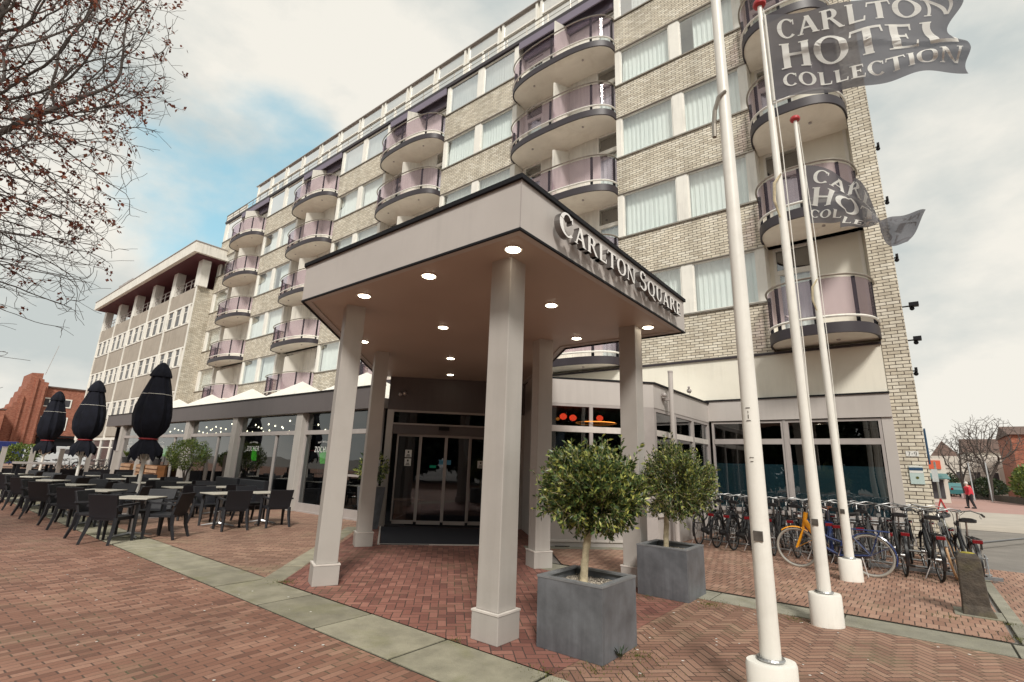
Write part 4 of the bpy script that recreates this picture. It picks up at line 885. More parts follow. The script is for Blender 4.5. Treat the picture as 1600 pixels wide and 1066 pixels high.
# white parasols on the terrace roof
for k, x in enumerate((-15.7,-20.28,-24.94,-29.63,-34.4)):
    t = thing('roof_parasol', (x, 11, 3.3), ('rightmost white pyramid parasol, half hidden behind the canopy column','white pyramid parasol right of the middle on the restaurant roof','middle white pyramid parasol on the restaurant roof','white pyramid parasol left of the middle on the restaurant roof','leftmost white pyramid parasol beside the black parasol')[k], 'parasol', 'white parasols on the restaurant roof')
    q = MB(); q.add([(x,11,4.82),(x-2.2,9.3,3.55),(x+2.2,9.3,3.55),(x+2.2,12.7,3.55),(x-2.2,12.7,3.55)], [(0,1,2),(0,2,3),(0,3,4),(0,4,1),(1,4,3,2)]); q.build('cloth', m_whitepanel, t)
    q = MB(); q.cyl(x, 11, 3.3, 4.8, .04, 10); q.build('pole', m_pole, t)
# low outdoor lounge shapes seen through the glass and a green plant with glow in its leaves behind each name
for k, (a, c) in enumerate([s for i, s in enumerate(spans) if i in (0, 2, 3, 4)]):
    xl = a+.42; t = thing('glow_plant', (xl, RY+.5, 1.3), ('green glowing plant behind the window nearest the entrance','green glowing plant behind the second window name','green glowing plant behind the third window name','green glowing plant behind the window name left of the potted shrub')[k], 'plant', 'green plants inside the restaurant windows')
    q = MB(); rr = random.Random(k)
    for i in range(70):
        bx = xl+rr.uniform(-.07,.07); z0 = 1.38+rr.uniform(0,.3); h = rr.uniform(.08,.38); dx = rr.uniform(-.2,.2); q.add([(bx-.018,RY+.5+rr.uniform(-.1,.1),z0),(bx+.018,RY+.5,z0),(bx+dx,RY+.45,z0+h)], [(0,1,2)])
    q.build('leaves', m_cafegreen, t); q = MB(); q.cyl(xl, RY+.5, 1.05, 1.45, .12, 12, .16); q.build('pot', m_terra, t); q = MB(); q.cyl(xl, RY+.5, 0, 1.05, .05, 8); q.build('stand', m_black, t)

# ------------------------------------------------------------------ flagpoles and flags
POLES = [(-.955,4.27),(-.945,6.97),(-.97,10.13)]
PL = ['nearest white flagpole, its top out of the picture, with a looped rope', 'middle white flagpole carrying the spread grey flag, red cap on top', 'farthest white flagpole by the blue bicycle, red cap and twisted flag']
for i, (x, y) in enumerate(POLES):
    t = thing('flagpole', (x, y, 0), PL[i], 'flagpole', 'white flagpoles on the paving')
    q = MB(); pts = []; n = 32
    rx, ry = .175, .125; an = R(38)
    def el(z, s=1): return [(x+rx*s*cos(2*pi*j/n)*cos(an)-ry*s*sin(2*pi*j/n)*sin(an), y+rx*s*cos(2*pi*j/n)*sin(an)+ry*s*sin(2*pi*j/n)*cos(an), z) for j in range(n)]
    hp = .33 if i else .32
    v = el(0)+el(hp-.02)+el(hp, .95); q.add(v, [(j,(j+1)%n,n+(j+1)%n,n+j) for j in range(n)]+[(n+j,n+(j+1)%n,2*n+(j+1)%n,2*n+j) for j in range(n)]+[tuple(2*n+j for j in range(n))]); q.build('pedestal', m_pole, t, smooth=True)
    top = 8.52; q = MB(); r0 = .070
    q.tube([(x,y,hp-.01),(x,y,3),(x,y,6),(x,y,top)], [r0,.060,.046,.032], 20); q.build('mast', m_pole, t, smooth=True)
    q = MB(); q.ring((x,y,hp+.015), (0,0,1), r0+.012, .012, 24, 6); q.build('collar', m_steel, t)
    q = MB(); q.tube([(x,y,top),(x,y,top+.02),(x,y,top+.05),(x,y,top+.09),(x,y,top+.12)], [.04,.085,.095,.08,.03], 18); q.build('cap', m_redcap, t, smooth=True)
    d = Vector((-x, -y)).normalized(); zz = [1.12, 1.05, 1.02][i]; r_ = r0-.006
    e = Vector((d.x*cos(R(-14))-d.y*sin(R(-14)), d.x*sin(R(-14))+d.y*cos(R(-14)))); s_ = Vector((-e.y, e.x)); c0 = Vector((x,y))+e*(r_-.012)
    q = MB(); P = [c0+s_*.032, c0-s_*.032, c0-s_*.032+e*.022, c0+s_*.032+e*.022]; q.prism([(p.x,p.y) for p in P], zz, zz+.07); q.build('cleat_plate', m_plug, t)
    # small scuffs and labels stuck to the shaft
    if i == 0:
        q = MB()
        for (za, w, h) in ((2.10,.03,.006),(2.02,.006,.03),(2.0,.03,.006),(2.06,.004,.02),(1.72,.03,.004),(1.69,.02,.004)):
            c1 = Vector((x,y))+e*(.0645-.004*(za-1.7)); P = [c1+s_*w/2, c1-s_*w/2, c1-s_*w/2+e*.003, c1+s_*w/2+e*.003]; q.prism([(p.x,p.y) for p in P], za, za+h)
        q.build('torn_sticker', m_plug, t)
    if i != 0:
        q = MB(); q.tube([(x+.05,y-.03,1.2),(x+.08,y-.05,3.2),(x+.09,y-.03,6.0),(x+.05,y-.02,top-.1)], .006, 5); q.build('halyard', m_pole, t)
        q = MB(); q.tube([(x+.04,y-.05,5.6 if i==1 else 5.1),(x-.04,y-.12,5.45 if i==1 else 4.95),(x-.06,y-.12,5.2 if i==1 else 4.7),(x-.02,y-.08,4.95 if i==1 else 4.5)], [.012,.02,.02,.012], 7); q.build('rope_end', m_bark, t, smooth=True)
q = MB(); x, y = POLES[0]
pts = [(x+.03,y-.05,5.05),(x-.03,y-.07,5.0),(x-.075,y-.055,4.88),(x-.095,y-.04,4.75),(x-.10,y-.035,4.62)]
tag(q.tube(pts, [.016,.018,.02,.022,.02], 8).build('rope', [m_rail]), 'thick frayed rope end looped high on the nearest flagpole', 'rope')
def flag(surf, name_root, loc, label, rows):
    t = thing('flag', loc, label, 'flag', None)
    nu, nv = 70, 40; vs = [surf(u/nu, v/nv) for v in range(nv+1) for u in range(nu+1)]
    q = MB(); q.add(vs, [(v*(nu+1)+u, v*(nu+1)+u+1, (v+1)*(nu+1)+u+1, (v+1)*(nu+1)+u) for v in range(nv) for u in range(nu)]); q.build('cloth', m_flag, t, smooth=True)
    q = MB(); hs = [Vector(surf(0, v/20)) for v in range(21)]; q.tube([h+Vector((-.012,0,0)) for h in hs], .016, 6); q.build('hoist_sleeve', m_flaglet, t)
    eps = .010
    for (txt, u0, u1, v0, h, arch) in rows:
        ls, wd = layout(txt, gap=.05); ku = (u1-u0)/wd; m = MB(); cnt = 0
        for st in ls:
            for qd in st:
                cnt += 1; e = eps+.0004*(cnt % 6)
                # cut the stroke into small cells so it follows the cloth
                L1 = max(math.dist(qd[0], qd[1]), math.dist(qd[3], qd[2])); L2 = max(math.dist(qd[1], qd[2]), math.dist(qd[0], qd[3])); a_ = max(1, int(L1/.10)); b_ = max(1, int(L2/.10))
                for side in (1,):
                    vs = []
                    for j in range(b_+1):
                        for i in range(a_+1):
                            s1, s2 = i/a_, j/b_
                            px_ = (qd[0][0]*(1-s1)+qd[1][0]*s1)*(1-s2)+(qd[3][0]*(1-s1)+qd[2][0]*s1)*s2; py_ = (qd[0][1]*(1-s1)+qd[1][1]*s1)*(1-s2)+(qd[3][1]*(1-s1)+qd[2][1]*s1)*s2
                            u = u0+px_*ku; uu = (u-.5)*2; v = v0+py_*h+arch*(1-uu*uu)
                            v = min(.995, max(.005, v)); p = Vector(surf(u, v)); du = Vector(surf(min(1,u+.004), v))-Vector(surf(max(0,u-.004), v)); dv = Vector(surf(u, min(1,v+.004)))-Vector(surf(u, max(0,v-.004)))
                            nn = du.cross(dv); nn = nn.normalized() if nn.length > 0 else Vector((0,-1,0)); vs.append(p+nn*e*side)
                    m.add(vs, [(j*(a_+1)+i, j*(a_+1)+i+1, (j+1)*(a_+1)+i+1, (j+1)*(a_+1)+i) for j in range(b_) for i in range(a_)])
        m.build('flag_lettering', m_flaglet, t)
    return t
def surf1(u, v):
    x = -.87+2.02*u; z = 6.77+1.46*v-.55*u*(1-v)-.80*u*v
    z += .035*sin(u*9+v*2)+.02*sin(u*17-v*5)
    ym = .07*sin(u*7.5+v*2.2)*u**.5+.03*sin(u*15-v*4)*u+.014*sin(u*23+v*7)*u
    fold = math.exp(-((v-.45-.10*sin(u*5))/.045)**2)*.05*min(1,u*3) + math.exp(-((v-.10-.3*(u-.5))/.06)**2)*.07*u
    xe = -.05*u**8*(1+sin(v*14))+.05*u**6*sin(v*9)
    return (x+xe, 6.92+ym-fold, z-.4*fold)
ROWS = [('CARLTON', .06, .97, .69, .23, .03), ('HOTEL', .05, .97, .325, .31, .0), ('COLLECTION', .06, .97, .12, .15, -.035)]
flag(surf1, 'f', (-.87,6.92,6.8), 'large spread dark grey flag with white lettering on the middle flagpole', ROWS)
def surf2(u, v):
    # the cloth twists on itself half way and its tail flicks up to the right
    cu = [(-.95,7.02),(-.60,6.85),(-.25,6.55),(.05,6.22),(.28,5.93),(.60,5.86)]
    s = u*5; i = min(4, int(s)); f = s-i
    def cr(k, a):
        p = [cu[max(0,min(5,k+j))][a] for j in (-1,0,1,2)]; return .5*((2*p[1])+(-p[0]+p[2])*f+(2*p[0]-5*p[1]+4*p[2]-p[3])*f*f+(-p[0]+3*p[1]-3*p[2]+p[3])*f**3)
    cx, cz = cr(i, 0), cr(i, 1)
    tw = -pi*1.0*(1/(1+math.exp(-(u-.62)*13))) ; half = .66*(1-.55*math.exp(-((u-.62)/.2)**2))*(1-.58*u); 
    if u < .35: half *= 1-.25*(u/.35)
    w = (v-.5)*2*half; tilt = -.25-.35*u
    dx = sin(tilt)*w*cos(tw)*-1; dz = w*cos(tw)*cos(tilt*.5); dy = w*sin(tw)
    rip = .05*sin(u*12+v*5)+.035*sin(u*25-v*6)
    return (cx+dx*(1-.8*math.exp(-u*12))-0, 10.45+dy*.8+rip*min(1,u*4), cz+dz+.02*sin(u*20+v*6))
flag(surf2, 'f', (-.95,10.45,6.4), 'dark grey flag twisted on itself by the wind on the farthest flagpole', ROWS)

# ------------------------------------------------------------------ leaves
def leaf_quad(mb, p, d, n, L_, w_):
    s = d.cross(n); s = s.normalized()*w_ if s.length > 1e-6 else Vector((w_,0,0))
    a = p; m = p+d*L_*.45; e = p+d*L_+n*L_*.12*-1
    mb.add([a, m+s, e, m-s], [(0,1,2,3)])
def rvec(r):
    while True:
        v = Vector((r.uniform(-1,1), r.uniform(-1,1), r.uniform(-1,1)))
        if .05 < v.length < 1: return v.normalized()
def ball_crown(c, R_, n_sprigs, seed, leafL=.05, leafW=.009, per=11, shell=.35, spikes=30, flat=.8):
    r = random.Random(seed); tw = MB(); lf = MB(); c = Vector(c)
    for i in range(n_sprigs):
        d = rvec(r); rad = (shell+(1-shell)*r.random()**.6)
        lump = 1+.26*mnoise.noise(d*1.9+Vector((seed,0,0)))+.20*mnoise.noise(d*5+Vector((0,seed,0)))
        if d.z < 0: d2 = Vector((d.x, d.y, d.z*flat))
        else: d2 = d
        p = c+Vector((d2.x*R_[0], d2.y*R_[1], d2.z*R_[2]))*rad*lump*.92
        if mnoise.noise(p*5.2+Vector((seed,3,1))) < -.20: continue      # gaps
        g = (d*.8+Vector((0,0,.55))+rvec(r)*.55).normalized(); ln = r.uniform(.09,.17)
        if i < spikes: ln = r.uniform(.18,.30); g = (d*.5+Vector((0,0,1.1))+rvec(r)*.3).normalized()
        if d.z < -.45 and r.random() < .5: g = (g*.4+Vector((0,0,-.8))+rvec(r)*.4).normalized()
        tw.tube([p, p+g*ln], [.0025,.001], 3, False)
        k = per if i >= spikes else per+6
        for j in range(k):
            t = (j+.5)/k; q = p+g*ln*t; a = r.uniform(0,2*pi); o_ = g.orthogonal().normalized(); o2_ = g.cross(o_); s = (o_*cos(a)+o2_*sin(a)); dd = (s*.8+g*.75).normalized()
            leaf_quad(lf, q, dd, g.cross(s).normalized()*.5+g*.5, leafL*r.uniform(.7,1.2), leafW*r.uniform(.8,1.2))
    return tw, lf
def planter(x, y, sz, h, label, seed):
    t = thing('planter', (x, y, 0), label, 'planter', 'square zinc planters')
    w = sz/2; q = MB(); q.box(x-w,x+w,y-w,y-w+.03,.0,h); q.box(x-w,x+w,y+w-.03,y+w,0,h); q.box(x-w,x-w+.03,y-w+.03,y+w-.03,0,h); q.box(x+w-.03,x+w,y-w+.03,y+w-.03,0,h); q.box(x-w+.03,x+w-.03,y-w+.03,y+w-.03,.01,.04)
    q.build('box', m_zinc, t, bevel=.004)
    q = MB(); e = .004; z0, z1 = h-.012, h+.006
    q.box(x-w-e,x+w+e,y-w-e,y-w+.055,z0,z1); q.box(x-w-e,x+w+e,y+w-.055,y+w+e,z0,z1); q.box(x-w-e,x-w+.055,y-w+.055,y+w-.055,z0,z1); q.box(x+w-.055,x+w+e,y-w+.055,y+w-.055,z0,z1); q.build('rim', m_zincrim, t)
    q = MB(); r = random.Random(seed); n = 12; vs = [(x-w+.03+(sz-.06)*i/n, y-w+.03+(sz-.06)*j/n, h-.075+.02*mnoise.noise(Vector((i*.8+seed,j*.8,0)))) for j in range(n+1) for i in range(n+1)]
    q.add(vs, [(j*(n+1)+i, j*(n+1)+i+1, (j+1)*(n+1)+i+1, (j+1)*(n+1)+i) for j in range(n) for i in range(n)])
    for i in range(420):
        px_, py_ = x+r.uniform(-w+.05,w-.05), y+r.uniform(-w+.05,w-.05); s = r.uniform(.006,.014); z = h-.07; q.add([(px_-s,py_,z),(px_,py_-s,z),(px_+s,py_,z+.004),(px_,py_+s,z),(px_,py_,z+s)], [(0,1,4),(1,2,4),(2,3,4),(3,0,4)])
    q.build('gravel', m_gravel, t, smooth=False)
def stem_tree(x, y, z0, pts, radii, crown, R_, label, seed, n=1150, **kw):
    t = thing('olive_tree', (x, y, z0), label, 'olive tree')
    q = MB(); r = random.Random(seed); P = [Vector(p) for p in pts]; PP = []; RR = []
    for i in range(len(P)-1):
        for k in range(5): f = k/5; PP.append(P[i].lerp(P[i+1], f)+Vector((r.uniform(-.004,.004), r.uniform(-.004,.004), 0))); RR.append((radii[i]*(1-f)+radii[i+1]*f)*r.uniform(.92,1.1))
    PP.append(P[-1]); RR.append(radii[-1]); q.tube(PP, RR, 12)
    for k in range(7):
        d = rvec(r); d.z = abs(d.z)+.5; d.normalize(); b0 = P[-1]-Vector((0,0,r.uniform(0,.12))); q.tube([b0, b0+d*.18, b0+(d+Vector((d.x,d.y,0))*.5).normalized()*.42], [.016,.011,.004], 6, False)
    q.build('trunk', m_bark, t, smooth=True)
    tw, lf = ball_crown(crown, R_, n, seed, **kw); co = lf.build('crown', m_leaf, t); tw.build('twigs', m_bark, co)
    return t
planter(-2.57, 4.50, .68, .605, 'square zinc planter in front, beside the big front canopy column', 1)
planter(-2.74, 7.08, .68, .62, 'square zinc planter set back, between canopy column and flagpoles', 2)
stem_tree(-2.62, 4.52, .53, [(-2.62,4.52,.53),(-2.605,4.52,.72),(-2.58,4.52,.9),(-2.565,4.53,1.10)], [.040,.034,.036,.03], (-2.535,4.55,1.355), (.48,.48,.42), 'ball-shaped olive tree in the front zinc planter, yellow-green leaves', 11, 2300, leafL=.058, leafW=.011, spikes=110)
stem_tree(-2.98, 7.12, .54, [(-2.80,7.08,.54),(-2.79,7.08,.75),(-2.78,7.08,.95),(-2.76,7.1,1.15)], [.038,.034,.034,.03], (-2.62,7.12,1.40), (.48,.5,.50), 'ragged olive tree with brown trunk in the planter set further back', 23, 2200, leafL=.052, leafW=.0088, shell=.25, spikes=90)

# low weeds in the joints beside planters, kerb and columns
q = MB(); r = random.Random(5)
for (cx, cy, rr_, n) in ((-2.12,4.6,.16,240),(-2.25,4.05,.14,140),(-2.2,6.9,.28,420),(-2.95,6.72,.2,120),(-6.72,3.78,.10,240),(-1.25,6.98,.15,160),(-2.5,3.72,.12,160),(-3.55,3.76,.06,60),(.66,7.9,.12,200),(.68,8.6,.1,160),(-1.9,4.2,.3,120),(.15,8.5,.12,80),(.0,11.7,.3,140)):
    for i in range(n):
        a = r.uniform(0,2*pi); d = abs(r.gauss(0,rr_)); p = Vector((cx+d*cos(a), cy+d*sin(a), .002)); g = Vector((r.uniform(-.6,.6), r.uniform(-.6,.6), 1)).normalized(); h = r.uniform(.006,.026); s = Vector((r.uniform(-1,1), r.uniform(-1,1), 0)).normalized()*.0035
        q.add([p-s, p+s, p+g*h], [(0,1,2)])
tag(q.build('joint_weeds', m_moss), kind='stuff')
q = MB()
for i, (cx, cy) in enumerate(((-2.2,4.42),)):
    for k in range(26):
        a = r.uniform(0,2*pi); g = Vector((cos(a)*.7, sin(a)*.7, 1)).normalized(); p = Vector((cx,cy,.0)); leaf_quad(q, p+g*r.uniform(.0,.08), g, Vector((0,0,1)), r.uniform(.04,.09), .009)
tag(q.build('weed_tuft', m_leafd), 'single leafy weed growing at the foot of the front planter', 'weed')
q = MB()
for i in range(140):
    x_, y_ = (r.uniform(-11,-2.5), r.uniform(.6,3.6)) if r.random() < .6 else (r.uniform(-2.4,.6), r.uniform(3.6,7.0)); s = r.uniform(.005,.016); a0 = r.uniform(0,6)
    q.add([(x_+s*cos(a0+k*pi/4)*r.uniform(.7,1.1), y_+s*sin(a0+k*pi/4)*r.uniform(.7,1.1), .0045) for k in range(8)], [tuple(range(8))])
tag(q.build('paving_specks', m_flaglet), kind='stuff')

# ------------------------------------------------------------------ terrace furniture
def rbox(q, c, ex, ey, ez, M=None):
    n0 = len(q.v); q.box(-ex/2, ex/2, -ey/2, ey/2, -ez/2, ez/2); T = Matrix.Translation(c)
    q.xf(T @ (M if M else Matrix()), n0)
def make_chair():
    t = thing('terrace_chair', (0,0,0), 'x', 'chair', 'black woven terrace chairs')        # faces +x
    q = MB(); q.box(-.24,.26,-.24,.24,.40,.46); q.build('seat', m_rattan, t, bevel=.01)
    q = MB(); vs = []; n = 6
    for i in range(n+1):
        z = .43+.42*i/n; x = -.23-.11*(i/n)**1.2; w = .245+.02*(i/n)
        vs += [(x-.02,-w,z+.012*0),(x+.025,-w,z),(x+.025,w,z),(x-.02,w,z)]
    q.add(vs, [(i*4+j,(i+1)*4+j,(i+1)*4+(j+1)%4,i*4+(j+1)%4) for i in range(n) for j in range(4)]+[(0,1,2,3),(n*4+3,n*4+2,n*4+1,n*4)]); q.build('backrest', m_rattan, t, bevel=.008)
    for s in (-1, 1):
        q = MB(); q.add([(-.30,s*.24,.63),(-.30,s*.29,.63),(.24,s*.29,.655),(.24,s*.24,.655),(-.30,s*.24,.665),(-.30,s*.29,.665),(.24,s*.29,.69),(.24,s*.24,.69)], [(0,1,2,3) if s<0 else (3,2,1,0),(7,6,5,4) if s<0 else (4,5,6,7),(0,4,5,1),(1,5,6,2),(2,6,7,3),(3,7,4,0)]); q.build('armrest', m_rattan, t)
        q = MB(); q.tube([(.215,s*.262,.655),(.215,s*.262,.42),(.225,s*.268,0)], [.040,.040,.027], 4); q.build('leg', m_rattan, t)
        q = MB(); q.tube([(-.24,s*.235,.45),(-.26,s*.24,.25),(-.34,s*.262,0)], [.042,.038,.027], 4); q.build('leg', m_rattan, t)
    return t
def make_table():
    t = thing('terrace_table', (0,0,0), 'x', 'table', 'square terrace tables')
    q = MB(); q.box(-.36,.36,-.36,.36,.725,.75); to = q.build('table_top', m_tabletop, t, bevel=.004)
    q = MB(); q.box(-.365,.365,-.365,.365,.712,.728); q.build('edge', m_black, to)
    q = MB(); q.cyl(0,0,.06,.71,.03,12); q.build('column', m_steel, t, smooth=True)
    for k in range(4):
        a = k*pi/2+pi/4; q = MB(); q.tube([(.02*cos(a),.02*sin(a),.075),(.36*cos(a),.36*sin(a),.022)], [.032,.016], 6); q.build('foot', m_steel, t)
    return t
chair0 = make_chair(); table0 = make_table(); freeze(chair0); freeze(table0)
used = {'c': False, 't': False}
def put(kind, proto, x, y, rz, label):
    if not used[kind]: used[kind] = True; proto.location = (x, y, 0); proto.rotation_euler = (0,0,rz); proto['label'] = label; return proto
    return dup(proto, (x, y, 0), rz, label)
ORD = ['nearest the entrance', 'second from the entrance', 'third from the entrance', 'fourth from the entrance', 'fifth from the entrance', 'sixth from the entrance', 'seventh from the entrance']
r = random.Random(12)
for k in range(6):      # front row: tables set diagonally, a chair on each side
    x, y = -12.1-2.45*k+r.uniform(-.05,.05), 3.5-.04*k; o_ = ORD[k]
    put('t', table0, x, y, R(45)+r.uniform(-.04,.04), 'square table in the kerb-side row, %s' % o_)
    for a, nm in ((-45,'on the plaza side'),(45,'entrance side'),(135,'window side'),(225,'far-left side')):
        aa = R(a); dd = .62+r.uniform(-.03,.05); cx, cy = x+dd*cos(aa), y+dd*sin(aa)
        put('c', chair0, cx, cy, aa+pi+r.uniform(-.16,.16), 'black woven armchair at the kerb-side table %s, %s' % (o_, nm))
for k in range(5):      # middle rows: two tables side by side, chairs facing along the row
    for j, yy in enumerate((5.38, 6.36)):
        x = -12.78-2.55*k+r.uniform(-.05,.05); rn = ('middle','window-side')[j]
        put('t', table0, x, yy, r.uniform(-.04,.04), 'square table in the %s row, %s' % (rn, ORD[k]))
        for s, nm in ((1,'entrance end'),(-1,'far end')):
            put('c', chair0, x+s*(.62+r.uniform(-.02,.05)), yy+r.uniform(-.05,.05), (pi if s > 0 else 0)+r.uniform(-.18,.18), 'black woven armchair at the %s table %s, %s' % (rn, ORD[k], nm))
# bench-like sofas against the window
for k, x in enumerate((-17.0,-18.9)):
    t = thing('terrace_sofa', (x, 7.75, 0), ('long black woven sofa under the window nearest the entrance','long black woven sofa left of the first, under the window')[k], 'sofa')
    q = MB(); q.box(x-.85,x+.85,7.4,8.0,.12,.42); q.build('seat', m_rattan, t, bevel=.02); q = MB(); q.box(x-.85,x+.85,7.95,8.12,.12,.86); q.build('backrest', m_rattan, t, bevel=.02)
    for s in (-1,1): q = MB(); q.box(x+s*.85-.06,x+s*.85+.06,7.38,7.95,.12,.62); q.build('armrest', m_rattan, t, bevel=.01)
    q = MB(); q.box(x-.8,x+.8,7.42,8.0,0,.12); q.build('base', m_black, t)
# closed black parasols
for k, (x, y) in enumerate(((-15.72,4.5),(-22.0,4.5),(-27.9,4.5))):
    t = thing('closed_parasol', (x, y, 0), ('tallest closed black parasol, nearest the entrance, red strap','middle closed black parasol with red strap','farthest closed black parasol, leftmost in the picture')[k], 'parasol', 'closed black parasols on the terrace')
    n = 40; prof = [(1.50,.36),(1.60,.37),(1.78,.31),(1.90,.21),(1.96,.185),(2.03,.25),(2.14,.35),(2.3,.42),(2.55,.445),(2.8,.425),(3.12,.35),(3.4,.275),(3.65,.20),(3.72,.18)]
    vs = []; rr = random.Random(k+3); ph = rr.uniform(0,6)
    for z, ra in prof:
        for j in range(n):
            a = 2*pi*j/n; f = 1+.13*abs(cos(4*a+ph+z*.5))-.06+.05*cos(13*a+z*1.5)+.05*sin(3*a+z*2+ph); hem = (.10*cos(5*a+ph)+.04*cos(11*a)) if z < 1.65 else 0; vs.append((x+.93*ra*f*cos(a), y+.93*ra*f*sin(a), z+hem))
    q = MB(); q.add(vs, [(i*n+j, i*n+(j+1)%n, (i+1)*n+(j+1)%n, (i+1)*n+j) for i in range(len(prof)-1) for j in range(n)]); q.build('canopy', m_navy, t, smooth=True)
    q = MB(); vs = []; pr = [(3.60,.245),(3.66,.24),(3.80,.19),(3.93,.115),(4.0,.04)]
    for z, ra in pr:
        for j in range(n): a = 2*pi*j/n; f = 1+.05*cos(8*a+ph); vs.append((x+ra*f*cos(a), y+ra*f*sin(a), z))
    q.add(vs, [(i*n+j, i*n+(j+1)%n, (i+1)*n+(j+1)%n, (i+1)*n+j) for i in range(4) for j in range(n)]+[tuple(4*n+j for j in range(n))]); q.build('top_flounce', m_navy, t, smooth=True)
    q = MB(); pts = [(x+.334*(1.01+.13*abs(cos(4*a+ph+1.56))-.06+.05*cos(13*a+4.68)+.05*sin(3*a+6.24+ph))*cos(a), y+.334*(1.01+.13*abs(cos(4*a+ph+1.56))-.06+.05*cos(13*a+4.68)+.05*sin(3*a+6.24+ph))*sin(a), 3.12) for a in [2*pi*j/48 for j in range(49)]]; q.tube(pts, .006, 4, False); q.build('piping', m_white, t)
    q = MB(); q.ring((x,y,1.955), (0,0,1), .195, .022, 30, 6); q.build('strap', m_red, t, smooth=True)
    q = MB(); q.cyl(x, y, 0, 3.9, .042, 14); q.build('pole', m_pole, t, smooth=True)
    q = MB(); q.cyl(x,y,1.36,1.46,.07,12)
    for j in range(8): a = 2*pi*j/8; q.tube([(x+.05*cos(a),y+.05*sin(a),1.4),(x+.17*cos(a),y+.17*sin(a),1.48),(x+.2*cos(a),y+.2*sin(a),1.66)], .016, 5)
    q.build('hub', m_pole, t); q = MB(); q.box(x-.45,x+.45,y-.45,y+.45,0,.07); q.box(x-.1,x+.1,y-.1,y+.1,.07,.3); q.build('base', m_greyframe, t)
# bar table at the far end
t = thing('bar_table', (-24.2,3.7,0), 'high dark bar table at the far-left end of the terrace', 'table'); q = MB(); q.box(-24.6,-23.8,3.2,4.2,1.09,1.15); q.build('table_top', m_greyframe, t)
for sx in (-1,1):
    for sy in (-1,1): q = MB(); q.box(-24.2+sx*.34-.04,-24.2+sx*.34+.04,3.7+sy*.42-.04,3.7+sy*.42+.04,0,1.09); q.build('leg', m_black, t)
# screen posts at the far end
for k, y in enumerate((3.45,4.32,5.25,6.2,7.15,8.05)):
    t = thing('screen_post', (-29,y,0), 'square taupe post of the terrace end screen, %s from the road' % ('first','second','third','fourth','fifth','sixth')[k], 'post', 'posts of the terrace end screen'); q = MB(); q.box(-29.09,-28.91,y-.07,y+.07,0,1.62); q.build('shaft', m_column, t); q = MB(); q.box(-29.1,-28.9,y-.08,y+.08,1.62,1.65); q.build('post_cap', m_greyframe, t)
t = thing('terrace_end_screen', (-29,5.7,0), 'low dark panels between the posts at the far end of the terrace', 'screen'); 
for y0, y1 in ((3.52,4.25),(4.39,5.18),(5.32,6.13),(6.27,7.08),(7.22,7.98)): q = MB(); q.box(-29.03,-28.97,y0,y1,.1,.8); q.build('panel', m_black, t)
def shrub(name, loc, R_, n, seed, label, cat='shrub', L_=.09, W_=.028, m=None, group=None, stuff=False, trunk=None):
    r = random.Random(seed); c = Vector(loc); lf = MB()
    for i in range(n):
        d = rvec(r); rad = (.45+.55*r.random()**.5)*(1+.22*mnoise.noise(d*2+Vector((seed,0,0))))
        p = c+Vector((d.x*R_[0], d.y*R_[1], d.z*R_[2]))*rad
        if mnoise.noise(p*(1.3/max(.3,min(R_)))+Vector((seed,1,1))) < -.28: continue
        g = (d*.7+Vector((0,0,.4))+rvec(r)*.8).normalized(); leaf_quad(lf, p, g, rvec(r), L_*r.uniform(.6,1.3), W_*r.uniform(.7,1.3))
    if stuff: return tag(lf.build(name, m or m_leaf), kind='stuff')
    t = thing(name, (loc[0],loc[1],0), label, cat, group); lf.build('leaves', m or m_leaf, t)
    q = MB(); rt = random.Random(seed+1)
    for k in range(6): a = rt.uniform(0,6.28); q.tube([(loc[0],loc[1],0 if trunk is None else trunk),(loc[0]+.1*cos(a)*R_[0],loc[1]+.1*sin(a)*R_[1],loc[2]*.6),(loc[0]+.5*cos(a)*R_[0],loc[1]+.5*sin(a)*R_[1],loc[2])], [.03,.02,.008], 5, False)
    q.build('stems', m_treebark, t); return t
shrub('potted_shrub', (-21.5,7.55,1.58), (.72,.7,.58), 4200, 31, 'bushy yellow-green shrub in a dark pot before the third window', L_=.09, W_=.016, m=m_leafy, trunk=.5)
t = thing('plant_pot', (-21.5,7.55,0), 'dark tub under the yellow-green shrub at the restaurant window', 'pot'); q = MB(); q.tube([(-21.5,7.55,0),(-21.5,7.55,.55)], [.22,.30], 18); q.build('tub', m_terra, t, smooth=True); q = MB(); q.cyl(-21.5,7.55,.5,.56,.27,18); q.build('soil', m_gravel, t)
shrub('leafy_shrub', (-31,4.25,1.35), (.75,.65,.42), 1300, 32, 'dark green shrub behind the posts at the far left', L_=.12, W_=.04, m=m_leafy)
for k, x in enumerate((-31.7,-27.2)):
    t = thing('window_pot_plant', (x,8.3,0), ('spiky potted plant on the leftmost crate by the window','spiky potted plant on the crate beside the parasol')[k], 'plant'); q = MB(); q.tube([(x,8.3,1.08),(x,8.3,1.36)], [.14,.19], 12); q.build('pot', m_terra, t); q = MB(); rr = random.Random(k)
    for i in range(160): a = rr.uniform(0,6.28); g = Vector((cos(a)*.6,sin(a)*.6,1)).normalized(); leaf_quad(q, Vector((x,8.3,1.36))+g*rr.uniform(0,.1), g, rvec(rr), rr.uniform(.15,.34), .02)
    q.build('leaves', m_leafy, t)
